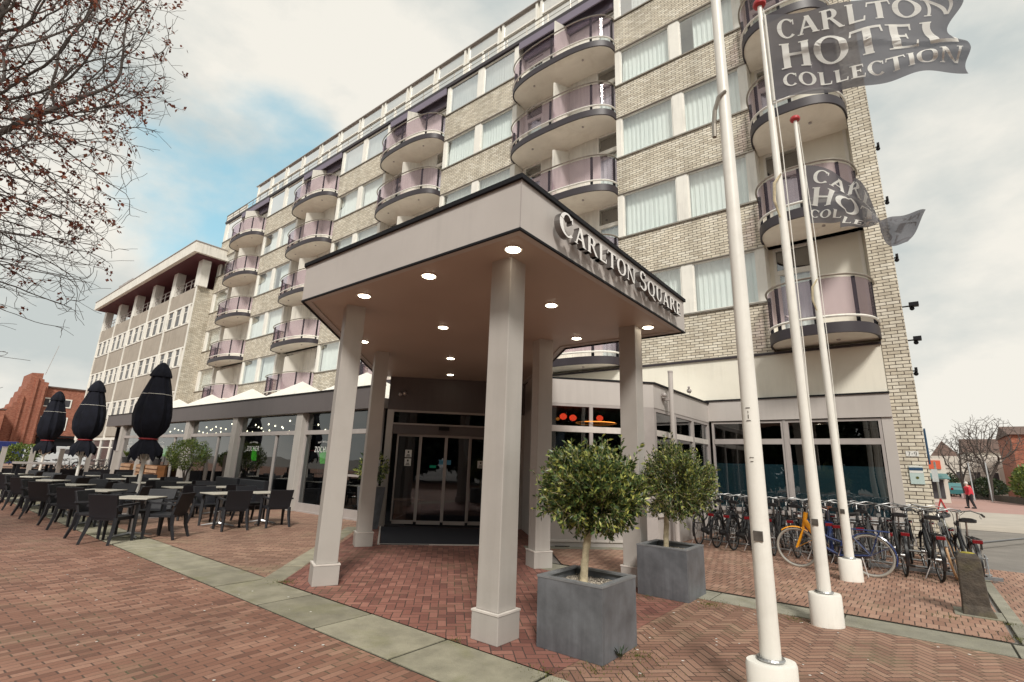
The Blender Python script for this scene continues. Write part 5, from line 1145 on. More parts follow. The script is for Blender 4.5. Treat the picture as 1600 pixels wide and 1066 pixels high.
for k, x in enumerate((-30.6,-28.6,-26.9)):
    t = thing('slatted_crate', (x,8.3,0), ('pale slatted wooden crate stack, leftmost by the restaurant window','pale slatted wooden crate stack, middle of three','pale slatted wooden crate stack next to the parasol pole')[k], 'crate', 'slatted crates by the restaurant window')
    for j in range(5): q = MB(); q.box(x-.7,x+.7,8.02,8.06,.2+j*.18,.32+j*.18); q.build('slat', m_palewood, t)
    q = MB(); q.box(x-.66,x+.66,8.06,8.38,0,1.06); q.build('frame', m_wood, t)
# planter and plant beside the entrance jamb
t = thing('tall_planter', (-10.35,7.55,0), 'tall grey tapered planter beside the left door jamb', 'planter'); q = MB(); vs = []
cx, cy = -10.52, 7.85
for z, w in ((0,.17),(.98,.24)): vs += [(cx-w,cy-w,z),(cx+w,cy-w,z),(cx+w,cy+w,z),(cx-w,cy+w,z)]
q.add(vs, [(3,2,1,0),(4,5,6,7),(0,1,5,4),(1,2,6,5),(2,3,7,6),(3,0,4,7)]); t.location = (cx,cy,0); q.build('box', m_zinc, t); q = MB(); q.box(cx-.22,cx+.22,cy-.22,cy+.22,.975,.99); q.build('soil', m_gravel, t)
shrub('evergreen_plant', (cx,cy,1.42), (.36,.36,.38), 620, 40, 'small glossy evergreen in the tall grey planter by the doors', L_=.10, W_=.028, m=m_leaf, trunk=.98)

# ------------------------------------------------------------------ bicycles
def make_bike(frame_m, fork_m, tyre_m, guard_m, label, spokes=14, high=False, rim_m=None):
    t = thing('bicycle', (0,0,0), label, 'bicycle'); r = .335; WB = 1.10
    q = MB()
    hd, hb = Vector((.90,0,.93)), Vector((.955,0,.70)); bb = Vector((.46,0,.28)); st = Vector((.30,0,.80))
    q.tube([hb, hd], .022, 8); q.tube([hb+Vector((-.01,0,.02)), Vector((.72,0,.42)), bb], .023, 8); q.tube([bb, st], .018, 8)
    q.tube([hd+Vector((.02,0,-.09)), Vector((.60,0,.56)), Vector((.395,0,.50))] if not high else [hd+Vector((.02,0,-.06)), Vector((.32,0,.74))], .017, 8)
    for s in (-1,1): q.tube([bb+Vector((0,s*.03,0)), Vector((0,s*.055,r))], .011, 6); q.tube([Vector((0,s*.055,r)), Vector((.32,s*.02,.72))], .009, 6)
    q.build('frame', frame_m, t, smooth=True)
    q = MB(); q.tube([hb+Vector((-.0,0,.03)), hb+Vector((.012,0,-.04))], .028, 8)
    for s in (-1,1): q.tube([hb+Vector((.0,s*.03,-.02)), hb+Vector((.06,s*.05,-.16)), Vector((WB,s*.05,r))], .015 if fork_m is m_bikeyel else .011, 6)
    q.build('fork', fork_m, t, smooth=True)
    for nm, x in (('rear_wheel',0),('front_wheel',WB)):
        q = MB(); q.ring((x,0,r), (0,1,0), r-.035, .009, 30, 5); q.tube([(x,-.05,r),(x,.05,r)], .022, 8)
        for i in range(spokes):
            a = 2*pi*i/spokes; sg = .03 if i % 2 else -.03; q.tube([(x+.02*cos(a+1),sg,r+.02*sin(a+1)),(x+(r-.04)*cos(a),0,r+(r-.04)*sin(a))], .0022, 3, False)
        w = q.build(nm, rim_m or m_steel, t)
        q = MB(); q.ring((x,0,r), (0,1,0), r-.017, .019, 34, 7); q.build('tyre', tyre_m, w, smooth=True)
        q = MB(); a0, a1 = (R(20), R(200)) if x == 0 else (R(35), R(170)) if fork_m is not m_bikeyel else (R(50), R(125)); n = 16; vs = []
        for i in range(n+1):
            a = a0+(a1-a0)*i/n; 
            for (dy, dr) in ((-.03,.012),(-.018,.03),(.018,.03),(.03,.012)): vs.append((x+(r+dr)*cos(a), dy, r+(r+dr)*sin(a)))
        q.add(vs, [(i*4+j, i*4+j+1, (i+1)*4+j+1, (i+1)*4+j) for i in range(n) for j in range(3)])
        for s in (-1,1): q.tube([(x,s*.055,r),(x+(r+.02)*cos(R(150)),s*.03,r+(r+.02)*sin(R(150)))], .003, 4, False)
        q.build('mudguard', guard_m[1] if x else guard_m[0], t, smooth=True)
    q = MB(); q.tube([hd, Vector((.865,0,1.06))], .014, 8); q.tube([(.865,0,1.06),(.90,0,1.075)], .016, 8)
    q.tube([(.60,-.30,1.04),(.72,-.29,1.07),(.84,-.18,1.11),(.90,-.04,1.08),(.90,.04,1.08),(.84,.18,1.11),(.72,.29,1.07),(.60,.30,1.04)], .0115, 8)
    hb_ = q.build('handlebar', m_steel, t, smooth=True)
    for s in (-1,1):
        q = MB(); q.tube([(.60,s*.30,1.04),(.705,s*.292,1.068)], .018, 8); q.build('grip', m_saddle, hb_, smooth=True)
        q = MB(); q.tube([(.72,s*.27,1.05),(.66,s*.26,1.02),(.60,s*.265,1.0)], .005, 5); q.build('brake_lever', m_steel, hb_)
    q = MB(); q.tube([(.80,.1,1.09),(.97,.04,1.02),(1.0,.03,.82),(1.0,.04,.6)], .004, 4, False); q.tube([(.80,-.1,1.09),(.96,-.04,1.0),(.9,-.03,.6)], .004, 4, False); q.build('cable', m_black, hb_)
    q = MB(); q.tube([(.97,0,.86),(1.03,0,.87)], [.03,.04], 10); q.build('headlamp', m_steel, t)
    q = MB(); q.tube([st-Vector((0,0,.06)), st+Vector((-.035,0,.15))], .013, 8); q.build('seat_post', m_steel, t)
    q = MB(); vs = []; sx = [(.42,.018,.985),(.36,.03,.99),(.28,.07,.99),(.20,.105,1.0),(.14,.11,1.015),(.11,.08,1.015)]
    for x, w, z in sx: vs += [(x-.02,-w,z-.05),(x-.02,-w,z-.012),(x-.02,-w*.5,z+.008),(x-.02,w*.5,z+.008),(x-.02,w,z-.012),(x-.02,w,z-.05)]
    q.add(vs, [(i*6+j,(i+1)*6+j,(i+1)*6+(j+1)%6,i*6+(j+1)%6) for i in range(5) for j in range(6)]+[(0,1,2,3,4,5),(35,34,33,32,31,30)]); q.build('saddle', m_saddle, t, smooth=True)
    q = MB()
    for s in (-1,1): q.tube([(.26,s*.045,.735),(-.26,s*.065,.735),(-.30,s*.03,.735)], .007, 5); q.tube([(-.16,s*.065,.735),(0,s*.065,r)], .006, 5)
    for x in (.15,0,-.15,-.28): q.tube([(x,-.06,.735),(x,.06,.735)], .006, 5)
    q.tube([(.25,0,.737),(-.28,0,.737)], .006, 5); rk = q.build('rear_rack', m_bikeblue if frame_m is m_bikeblue else m_bike, t)
    q = MB(); q.box(-.335,-.305,-.06,.06,.675,.73); q.build('rear_light', m_reflect, t, bevel=.006)
    q = MB(); q.tube([bb+Vector((.02,-.06,-.02)),Vector((.2,-.065,.315)),Vector((.0,-.065,r))], [.085,.06,.05], 10)
    for i in range(len(q.v)): v = q.v[i]; q.v[i] = (v[0], -.065+(v[1]+.065)*.28, v[2])
    q.build('chain_case', m_bike, t, smooth=True)
    q = MB(); q.tube([(.46,-.10,.28),(.52,-.11,.13)], .009, 6); q.tube([(.46,.08,.28),(.40,.10,.43)], .009, 6); q.tube([(.46,-.1,.28),(.46,.08,.28)], .012, 6); q.build('crank', m_greyframe, t)
    for (x, y, z) in ((.52,-.16,.12),(.40,.15,.44)): q = MB(); q.box(x-.04,x+.04,y-.045,y+.045,z-.012,z+.012); q.build('pedal', m_saddle, t)
    q = MB(); q.tube([(.12,.07,.30),(.05,.20,.012)], .008, 6); q.build('kickstand', m_greyframe, t)
    if fork_m is m_bikeyel: q = MB(); q.tube([(.905,0,.95),(.95,0,.72)], .036, 8); q.tube([(.93,0,.80),(.74,0,.47)], [.055,.038], 8); q.build('head_panel', m_bikeyel, t, smooth=True)
    return t
bk = make_bike(m_bike, m_bike, m_tyre, (m_bike, m_bike), 'x'); freeze(bk)
r = random.Random(9)
front = [(-3.98,12.05),(-3.58,11.98),(-3.2,11.88),(-2.82,11.95),(-2.42,11.85),(-2.0,11.92),(-1.62,11.75),(-1.22,11.7),(-.82,11.62),(-.30,11.35),(.16,11.22),(.60,11.12)]
names = ['leftmost','second from the left','third from the left','fourth from the left','fifth from the left','sixth from the left','sixth from the right','fifth from the right','fourth from the right','third from the right','second from the right','rightmost']
first = True
for i, (x, y) in enumerate(front):
    a = R(90)+R(r.uniform(-5, 5)) + (R(8) if i > 8 else 0); lab = 'black bicycle, %s of the front rank' % names[i]
    if first: b_ = bk; b_.location = (x,y,0); b_.rotation_euler = (R(r.uniform(-2,2)),0,a); b_['label'] = lab; b_['group'] = 'black bicycles in the front rank'; first = False
    else: b_ = dup(bk, (x,y,0), a, lab, 'black bicycles in the front rank'); b_.rotation_euler = (R(r.uniform(-3,3)),0,a)
for i in range(12):
    x, y = -3.8+i*.36+r.uniform(-.04,.04), 14.15+r.uniform(-.12,.06)
    b_ = dup(bk, (x,y,0), R(-90)+R(r.uniform(-6,6)), 'black bicycle, %s of the rear rank, against the dark windows' % names[i], 'black bicycles in the rear rank')
ov = make_bike(m_bikeblue, m_bikeyel, m_tyregrey, (m_bikeblue, m_bikeyel), 'blue bicycle with yellow front fork locked across the farthest flagpole', 24)
ov.location = (-.72,10.78,0); ov.rotation_euler = (0,0,R(178))
tan = make_bike(m_bike, m_bike, m_tyretan, (m_bike, m_steel), 'black bicycle with tan front tyre leaning beside the stone bollard', 18)
tan.location = (.50,12.75,0); tan.rotation_euler = (R(8),0,R(-96))
blu = make_bike(m_bikeblue, m_bikeblue, m_tyre, (m_bikeblue, m_bikeblue), 'dark blue bicycle with brown saddle between the two flagpoles', 14); blu.location = (-1.42,12.0,0); blu.rotation_euler = (0,0,R(97))
for c in bpy.data.objects:
    if c.parent == blu and c.name.startswith('saddle'): c.data.materials[0] = m_brownsad
t = thing('bicycle_rack', (-1.6,12.9,0), 'long low galvanised steel rack holding the row of bicycles', 'bike rack')
q = MB()
for y, z in ((12.55,.06),(13.5,.06),(12.75,.30)): q.tube([(-4.1,y+.15,z),(.85,y-.35,z)], .022, 6)
q.build('rail', m_steel, t)
for i in range(14): x = -4.0+i*.365; y0 = 12.6-.5*(i/14); q = MB(); q.tube([(x,y0,.05),(x,y0+.1,.36),(x,y0+.35,.36),(x,y0+.45,.05)], .011, 5); q.tube([(x+.07,y0,.05),(x+.07,y0+.1,.36),(x+.07,y0+.35,.36),(x+.07,y0+.45,.05)], .011, 5); q.build('wheel_holder', m_zincrim, t)
t = thing('rack_end_bar', (-.5,11.95,0), 'steel floor bar of the rack behind the rightmost rear wheels', 'rack bar'); q = MB(); q.box(-.9,.95,11.86,11.92,.03,.08); q.build('bar', m_zincrim, t)
for x in (-.8,0,.85): q = MB(); q.box(x-.03,x+.03,11.86,11.92,0,.03); q.build('foot', m_steel, t)
# rail along the window behind the bikes
t = thing('window_guard_rail', (-1.2,14.3,0), 'bright double steel rail before the wall at the right of the bikes', 'rail'); q = MB(); q.tube([(-2.2,14.45,.66),(-.25,14.45,.66)], .025, 8); q.tube([(-2.2,14.45,.60),(-.25,14.45,.60)], .025, 8); q.build('rail', m_steel, t)
for x in (-2.1,-1.2,-.35): q = MB(); q.tube([(x,14.45,0),(x,14.45,.66)], .02, 6); q.build('post', m_steel, t)
# bollard
t = thing('stone_bollard', (.42,8.95,0), 'leaning dark stone bollard with yellow lichen on top', 'bollard'); q = MB()
def fr(z, w, ox=0, oy=0, d=None):
    d = d or w; return [(.42-w+ox,8.95-d+oy,z),(.42+w+ox,8.95-d+oy,z),(.42+w+ox,8.95+d+oy,z),(.42-w+ox,8.95+d+oy,z)]
q.add(fr(0,.16,.02,-.02)+fr(.12,.13)+fr(.66,.115,-.0,.0)+fr(.71,.085,0,0), [(3,2,1,0)]+[(k*4+i,k*4+(i+1)%4,(k+1)*4+(i+1)%4,(k+1)*4+i) for k in range(3) for i in range(4)]+[(12,13,14,15)]); q.build('shaft', m_stone, t, bevel=.012)
q = MB(); q.add([(.42+.075*cos(a)*(1+.2*sin(3*a)),8.95+.075*sin(a),.712) for a in [2*pi*k/14 for k in range(14)]]+[(.42+.05*cos(a),8.95+.05*sin(a),.722) for a in [2*pi*k/14 for k in range(14)]], [(k,(k+1)%14,14+(k+1)%14,14+k) for k in range(14)]+[tuple(range(14,28))]); q.build('lichen', m_lichen, t)
q = MB(); q.box(.20,.66,8.72,9.2,.0,.012); q.build('base_slab', m_kerbg, t)
# number plate, blue notice and socket on the brick pier
t = thing('house_number', (.06,YF,2.15), 'small white house number plate 7-9 on the brick pier', 'number sign'); q = MB(); q.box(-.06,.17,YF-.012,YF-.001,2.11,2.23); q.build('plate', m_signwhite, t)
ls, wd = layout('7-9', sans=True, gap=.12); kk = .17/wd; q = MB()
for st in ls:
    for j, g_ in enumerate(st): q.add([(-.03+u*kk, YF-.0135-.0002*(j%5), 2.125+v*.09) for u, v in g_], [(0,1,2,3)])
q.build('digits', m_digit, t)
t = thing('notice_board', (.07,YF,1.7), 'pale blue and white notice board with dark blue band on the brick pier', 'notice'); q = MB(); q.box(-.05,.20,YF-.03,YF-.002,1.50,1.90); q.build('board', m_signpale, t)
q = MB(); q.box(-.05,.20,YF-.034,YF-.0305,1.80,1.86); q.build('blue_band', m_signblue, t); q = MB(); q.box(-.045,.195,YF-.033,YF-.0305,1.87,1.898); q.box(-.045,.195,YF-.033,YF-.0305,1.745,1.795); q.build('white_band', m_signwhite, t)
q = MB(); q.tube([(.08,YF-.0345,1.64),(.08,YF-.0305,1.64)], .03, 10); q.build('emblem', m_moss, t)
t = thing('wall_socket', (.12,YF,.9), 'round steel socket low on the brick pier', 'socket'); q = MB(); q.tube([(.12,YF-.03,.88),(.12,YF-.001,.88)], .06, 14); q.build('cap', m_plug, t); q = MB(); q.tube([(.12,YF-.034,.87),(.12,YF-.0305,.87)], .03, 12); q.build('face', m_steel, t)
t = thing('corner_sign', (.36,YF+.3,1.9), 'narrow dark sign plate on the flank of the brick pier', 'sign'); q = MB(); q.box(.33,.36,YF+.15,YF+.7,1.95,2.75); q.build('plate', m_signblue, t); q = MB(); q.box(.31,.33,YF+.3,YF+.4,2.1,2.15); q.build('bracket', m_steel, t)
# metal cycle hoop and crossing bar on the side street
t = thing('steel_hoop', (1.6,18.5,0), 'dark steel tube barrier lying low along the side street edge', 'barrier'); q = MB(); q.tube([(1.1,17.2,0),(1.1,17.2,.16),(2.9,21.5,.16),(2.9,21.5,0)], .025, 8); q.build('tube', m_bike, t)

# ------------------------------------------------------------------ office building on the left
off = thing('office_building', (-57,13.58,0), 'grey concrete office block with rows of tall narrow windows and roof terrace', 'office block'); YO = 13.58
b = MB(); b.box(-70.3,-43.52,YO+.02,27,0,14.75); b.build('core', m_bluegrey, off)
b = MB(); b.box(-43.52,-43.40,YO,YF+.3,0,14.75); b.build('brick_flank', m_brick, off)
b = MB(); b.box(-43.56,-43.38,YO-.05,YO+.02,0,14.85); b.build('corner_trim', m_white, off)
nb = 5; BW = 5.35
for k in range(nb):
    x1 = -43.6-k*BW; x0 = x1-BW+.08
    for (z0, z1) in ((13.35,14.7),(9.75,11.62),(6.25,8.15),(2.9,4.65)):
        b = MB(); b.box(x0+.12,x1-.0,YO-.06,YO+.02,z0+.06,z1-.06); b.build('concrete_panel', m_bluegrey, off, bevel=.02)
    b = MB(); b.box(x0-.06,x0+.1,YO-.14,YO+.02,2.7,14.75); b.build('white_fin', m_white, off)
    for (z0, z1) in ((11.68,13.3),(8.2,9.7),(4.7,6.2)):
        b = MB(); b.box(x0+.1,x1-.02,YO-.09,YO+.02,z1-.08,z1+.06); b.box(x0+.1,x1-.02,YO-.09,YO+.02,z0-.06,z0+.06); b.build('window_band', m_white, off)
        for j in range(3):
            a = x0+.35+j*1.72; f = MB(); c = a+1.0; f.box(a-.36,a,YO-.12,YO+.02,z0+.06,z1-.08); f.box(a,a+.08,YO-.04,YO+.02,z0+.06,z1-.08); f.box(c-.08,c,YO-.04,YO+.02,z0+.06,z1-.08); f.box(a+.08,c-.08,YO-.035,YO+.02,z1-.6,z1-.55)
            if j == 2: f.box(c,c+.3,YO-.12,YO+.02,z0+.06,z1-.08)
            fo = f.build('window', m_white, off); p = MB(); p.box(a+.08,c-.08,YO-.02,YO+.015,z0+.06,z1-.08); p.build('pane', m_officeglass if 'm_officeglass' in globals() else mat('office_glass', (.07,.068,.075), .25, var=.4, vs=.5, spec=.35), fo)
            m_officeglass = MATS['office_glass']
b = MB(); b.box(-70.6,-42.0,YO-1.1,27,17.05,17.9); b.build('roof_slab', m_whitepanel, off); b = MB(); b.box(-70.65,-41.95,YO-1.15,27.1,17.9,17.96); b.build('roof_edge', m_greyframe, off)
b = MB(); b.box(-70.2,-43.5,YO+3.4,YO+3.6,14.75,17.05); b.box(-70.3,-42.3,YO-.8,YO+3.4,16.98,17.045); b.build('terrace_wall', m_darkred, off)
for k in range(6): x = -43.1-k*5.35; b = MB(); b.box(x-.85,x-.0,YO-.05,YO+.6,14.75,17.05); b.build('terrace_column', m_white, off)
b = MB()
for z in (15.25,15.6): b.tube([(-70,YO+.1,z),(-43.6,YO+.1,z)], .03, 5)
for k in range(22): b.cyl(-43.9-k*1.2,YO+.1,14.75,15.6,.025,5)
b.build('terrace_railing', m_greyframe, off)
b = MB(); b.box(-70.3,-43.5,YO-.10,YO+.02,2.62,2.84)
for k in range(9): x = -44.2-k*3.2; b.box(x-.1,x+.1,YO-.12,YO+.02,0,2.62); b.box(x-3.0,x-.2,YO-.06,YO+.02,1.9,2.0)
b.build('ground_floor_frame', m_white, off)
b = MB(); b.box(-70.2,-43.6,YO-.01,YO+.015,0.3,2.6); b.build('ground_floor_glass', m_officeglass, off)
b = MB(); rr = random.Random(2)
for i in range(14): x = -62.5+i*.33; b.box(x,x+.22,YO-1.05,YO-.98,17.96,18.26+rr.uniform(-.03,.03))
b.build('roof_lettering', m_greyframe, off)

# ------------------------------------------------------------------ red brick houses far left
rb = thing('brick_school', (-103,15,0), 'red brick building with stepped gable and white windows at the far left', 'building')
b = MB(); b.box(-118,-103,14.7,40,0,10.85); b.build('main_wall', m_redbrick, rb); b = MB(); b.box(-118.2,-102.8,14.6,40,10.85,11.05); b.build('cornice', m_roofd, rb)
P = [(11.2,0),(15.0,0),(15.0,11.5),(14.45,11.55),(14.4,11.9),(14.15,11.95),(14.15,12.8),(12.85,12.7),(12.85,11.1),(12.65,11.0),(12.6,10.2),(12.3,10.1),(12.25,9.3),(12.05,9.2),(12.0,8.2),(11.7,8.1),(11.6,7.45),(11.2,7.4)]
b = MB(); n = len(P); b.add([(-102.2,y,z) for y,z in P]+[(-109,y,z) for y,z in P], [tuple(range(n)), tuple(range(2*n-1,n-1,-1))]+[(i,n+i,n+(i+1)%n,(i+1)%n) for i in range(n)]); b.build('stepped_gable', m_redbrick, rb)
for y, h_ in ((12.5,9.2),(13.6,12.0),(14.6,10.9)): b = MB(); b.box(-102.2,-101.9,y-.14,y+.14,0,h_); b.build('buttress', m_redbrick, rb)
for y in (15.2,17.7,20.3,22.9,25.5):
    for z0, z1 in ((7.95,9.3),(4.5,6.5)):
        f = MB(); w = .62; f.box(-103,-102.9,y-w,y-w+.16,z0,z1); f.box(-103,-102.9,y+w-.16,y+w,z0,z1); f.box(-103,-102.9,y-w+.16,y+w-.16,z0,z0+.16); f.box(-103,-102.9,y-w+.16,y+w-.16,z1-.16,z1); fo = f.build('window', m_white, rb); p = MB(); p.box(-102.98,-102.93,y-w+.16,y+w-.16,z0+.16,z1-.16); p.build('pane', m_officeglass, fo)
b = MB(); b.box(-103,-102.4,15.2,40,3.4,3.7); b.box(-103.0,-102.9,15.3,40,.4,3.3); b.build('shop_front', m_black, rb)
b = MB(); b.tube([(-103.5,14.5,12.8),(-103.5,15.2,17.5)], .035, 5); b.build('antenna', m_greyframe, rb)
rb2 = thing('brick_annexe', (-100,6,0), 'lower red brick building with white downpipe at the left edge', 'building'); b = MB(); b.box(-112,-98,-8,10.7,0,6.7); b.build('wall', m_redbrick, rb2); b = MB(); b.box(-112,-97.9,-8.2,10.8,6.7,6.85); b.build('cornice', m_roofd, rb2)
b = MB(); b.box(-98,-97.8,9.3,9.5,1.5,6.9); b.build('downpipe', m_white, rb2); b = MB(); b.box(-98,-97.6,6.5,9.4,3.6,4.0); b.build('awning_box', m_white, rb2); b = MB(); b.box(-98,-97.7,8.0,8.9,3.0,3.4); b.build('teal_board', m_teal, rb2)
# vehicles at the left
def car(name, loc, rz, label, cat, col, L_=4.2, W_=1.75, H_=1.45, van=False):
    t = thing(name, (0,0,0), label, cat); q = MB(); h = H_
    if van: prof = [(0,.3),(0,h-.05),(.1,h),(L_-1.5,h),(L_-.75,h*.62),(L_-.05,h*.50),(L_,.3)]
    else: prof = [(0,.28),(.02,.75),(.25,.92),(.85,h-.04),(1.3,h),(2.4,h-.02),(3.1,.95),(L_-.1,.78),(L_,.5),(L_,.28)]
    n = len(prof); ins = [0 if z < .95 else .12 for x, z in prof]
    q.add([(x-L_/2,-W_/2+i_,z) for (x,z),i_ in zip(prof,ins)]+[(x-L_/2,W_/2-i_,z) for (x,z),i_ in zip(prof,ins)], [tuple(range(n)), tuple(range(2*n-1,n-1,-1))]+[(i,n+i,n+(i+1)%n,(i+1)%n) for i in range(n)]); q.build('body', col, t, bevel=.04)
    for s in (-1,1):
        for x in (-L_/2+.8, L_/2-.8):
            q = MB(); q.tube([(x,s*(W_/2-.18),.32),(x,s*(W_/2+.01),.32)], .32, 18); w = q.build('wheel', m_tyre, t); q = MB(); q.tube([(x,s*(W_/2+.012),.32),(x,s*(W_/2+.02),.32)], .19, 14); q.build('rim', m_silver, w)
        q = MB(); z0, z1 = (.98, h-.1) if not van else (h*.62, h*.88); xa, xb = (-L_/2+.75, L_/2-1.35) if not van else (L_/2-1.9, L_/2-1.2); yy = s*(W_/2-.1 if not van else W_/2-.11)
        q.add([(xa-.1,s*(W_/2+.003) if not van else yy,z0),(xb+.15,s*(W_/2+.003) if not van else yy,z0),(xb-.3,yy+s*.003,z1),(xa+.2,yy+s*.003,z1)], [(0,1,2,3) if s < 0 else (3,2,1,0)]); q.build('side_window', m_officeglass, t)
    q = MB(); q.box(L_/2-.02,L_/2+.015,-W_/2+.15,-W_/2+.45,.6,.75); q.build('headlight', m_silver, t); q = MB(); q.box(L_/2-.02,L_/2+.015,W_/2-.45,W_/2-.15,.6,.75); q.build('headlight', m_silver, t)
    q = MB(); q.box(-L_/2-.015,-L_/2+.02,-W_/2+.1,-W_/2+.3,.7,.9); q.build('tail_light', m_reflect, t); q = MB(); q.box(-L_/2-.015,-L_/2+.02,W_/2-.3,W_/2-.1,.7,.9); q.build('tail_light', m_reflect, t)
    if not van: q = MB(); q.add([(-L_/2+.30,-W_/2+.2,.96),(-L_/2+.30,W_/2-.2,.96),(-L_/2+.80,W_/2-.26,h-.09),(-L_/2+.80,-W_/2+.26,h-.09)], [(0,1,2,3)]); q.build('rear_window', m_officeglass, t)
    t.location = loc; t.rotation_euler = (0,0,rz); return t
car('blue_van', (-62,6.2,0), R(95), 'dark blue van with pale roof line behind the shrub at left', 'van', m_navypaint, 6.5, 2.0, 2.15, True)
car('silver_car', (-60,10.6,0), R(80), 'silver car parked between the posts and the brick building', 'car', m_silver, 4.4, 1.8, 1.9, True)
# parked cluster of bicycles and a red scooter beyond the posts
for i in range(9):
    b_ = dup(bk, (-40-1.2*(i % 3), 6.4+i*.62, 0), R(80+r.uniform(-25,25)), 'bicycle %s in the distant cluster beyond the terrace posts' % ('nearest the road','second','third','fourth','fifth','sixth','seventh','eighth','nearest the office')[i], 'bicycles parked beyond the terrace posts')
t = thing('red_scooter', (-36,10.2,0), 'red scooter parked beyond the terrace by the office front', 'scooter')
q = MB(); q.tube([(-36,9.6,.45),(-36,9.9,.62),(-36,10.3,.7)], [.12,.2,.16], 10); q.tube([(-36,10.3,.35),(-36,10.75,.40),(-36,10.9,.95)], [.10,.12,.10], 10); q.build('body', m_coat, t, smooth=True)
for y in (9.65,11.0): q = MB(); q.ring((-36,y,.24), (1,0,0), .18, .06, 18, 8); q.build('wheel', m_tyre, t)
q = MB(); q.tube([(-36,9.6,.78),(-36,10.3,.82)], [.1,.13], 8); q.build('seat', m_saddle, t, smooth=True); q = MB(); q.tube([(-35.7,10.85,1.05),(-36,10.95,1.0),(-36.3,10.85,1.05)], .02, 6); q.build('handlebar', m_steel, t)

# ------------------------------------------------------------------ trees by branching growth
def grow(seed_pts, attract, step, infl, kill, iters, rnd, wander=.28):
    nodes = [Vector(p) for p in seed_pts['p']]; par = list(seed_pts['par']); A = [Vector(a) for a in attract]
    for it in range(iters):
        kd = kdtree.KDTree(len(nodes))
        for i, p in enumerate(nodes): kd.insert(p, i)
        kd.balance(); acc = {}
        keep = []
        for a in A:
            co, i, d = kd.find(a)
            if d < kill: continue
            keep.append(a)
            if d < infl: acc.setdefault(i, Vector((0,0,0))); acc[i] += (a-co).normalized()
        A = keep
        if not acc: break
        for i, v in acc.items():
            if v.length < .05: continue
            dr = nodes[i]-nodes[par[i]] if par[i] >= 0 else Vector((0,0,1))
            v = (v.normalized()+dr.normalized()*.35+rvec(rnd)*wander).normalized(); np_ = nodes[i]+v*step; _, _, dd_ = kd.find(np_)
            if dd_ < step*.55: continue
            nodes.append(np_); par.append(i)
        if len(nodes) > 60000: break
    return nodes, par
def skeleton_mesh(nodes, par, tip, pw, minr=0, rmax=99):
    n = len(nodes); ch = [[] for _ in range(n)]
    for i, p in enumerate(par):
        if p >= 0: ch[p].append(i)
    rad = [0]*n
    for i in range(n-1, -1, -1):
        rad[i] = tip if not ch[i] else min(rmax, sum(rad[c]**pw for c in ch[i])**(1/pw))
    q = MB(); starts = [(i, p) for i, p in enumerate(par) if p == -1]; stack = [(0, None)]
    for i in range(n):
        if par[i] == -1 and i: stack.append((i, None))
    while stack:
        i, pr = stack.pop(); pts = []; rs = []
        if pr is not None: pts.append(nodes[pr]); rs.append(min(rad[pr], rad[i]*1.15))
        k = i
        while True:
            pts.append(nodes[k]); rs.append(rad[k])
            if not ch[k]: break
            c = sorted(ch[k], key=lambda z: -rad[z])
            for z in c[1:]: stack.append((z, k))
            k = c[0]
        if len(pts) > 1:
            m = max(rs); q.tube(pts, rs, 9 if m > .06 else 5 if m > .015 else 3, False)
    return q, ch, rad
def bare_tree(name, base, height, crown_c, crown_r, natt, seed, label, step=.16, tip=.0045, leaves=0, trunk_to=None, limbs=3, twigs=2, pw=2.35, rmax=.2, group=None, infl=1.5, kill=.3, lleaf=.05, wander=.28):
    rnd = random.Random(seed); base = Vector(base); t = thing(name, base, label, 'tree', group); P = [base.copy()]; par = [-1]
    th = trunk_to or height*.3; n = max(3, int(th/step))
    for i in range(n): P.append(base+Vector((.10*sin(i*.21+seed), .10*cos(i*.17+seed)-.1*cos(seed), th*(i+1)/n))); par.append(len(P)-2)
    fork = len(P)-1
    for l in range(limbs):
        a = 2*pi*l/limbs+rnd.uniform(-.4,.4)+seed; d = Vector((cos(a)*.24, sin(a)*.24, 1)).normalized(); k = fork; cur = P[fork].copy()
        for i in range(int(height*.30/step)): d = (d+rvec(rnd)*.10).normalized(); cur = cur+d*step; P.append(cur.copy()); par.append(k); k = len(P)-1
    att = []; cc = Vector(crown_c)
    while len(att) < natt:
        d = rvec(rnd); rad = rnd.random()**.45; p = cc+Vector((d.x*crown_r[0], d.y*crown_r[1], d.z*crown_r[2]))*rad
        if mnoise.noise(p*.45+Vector((seed*1.3,0,0))) < -.25: continue
        att.append(p)
    nodes, par = grow({'p': P, 'par': par}, att, step, infl, kill, 140, rnd, wander)
    # fine twigs on the outer shoots
    n0 = len(nodes); hasch = [False]*n0
    for p in par:
        if p >= 0: hasch[p] = True
    for i in range(n0):
        if i > fork and (not hasch[i] or rnd.random() < .16):
            base_d = (nodes[i]-nodes[par[i]]).normalized()
            for k in range(twigs if not hasch[i] else 1):
                d = (base_d+rvec(rnd)*.7+Vector((0,0,.12))).normalized(); cur = nodes[i].copy(); pk = i
                for j in range(rnd.randint(2,4)): d = (d+rvec(rnd)*.28).normalized(); cur = cur+d*step*.75; nodes.append(cur.copy()); par.append(pk); pk = len(nodes)-1
    q, ch, rad = skeleton_mesh(nodes, par, tip, pw, rmax=rmax)
    q.build('trunk', m_treebark, t, smooth=True)
    if leaves:
        lf = MB(); tips = [i for i in range(len(nodes)) if i > fork and rad[i] < .02]
        for _ in range(leaves):
            i = rnd.choice(tips); p = nodes[i]
            if mnoise.noise(p*.9+Vector((4,seed,0))) < -.02+(.25 if p.z < 6 else 0): continue
            for k in range(rnd.randint(2,6)):
                s = rnd.uniform(.5,1.2)*lleaf; leaf_quad(lf, p+rvec(rnd)*.06, (rvec(rnd)+Vector((0,0,-.5))).normalized(), rvec(rnd), s, s*.36)
        lf.build('crown', m_deadleaf, t)
    return t
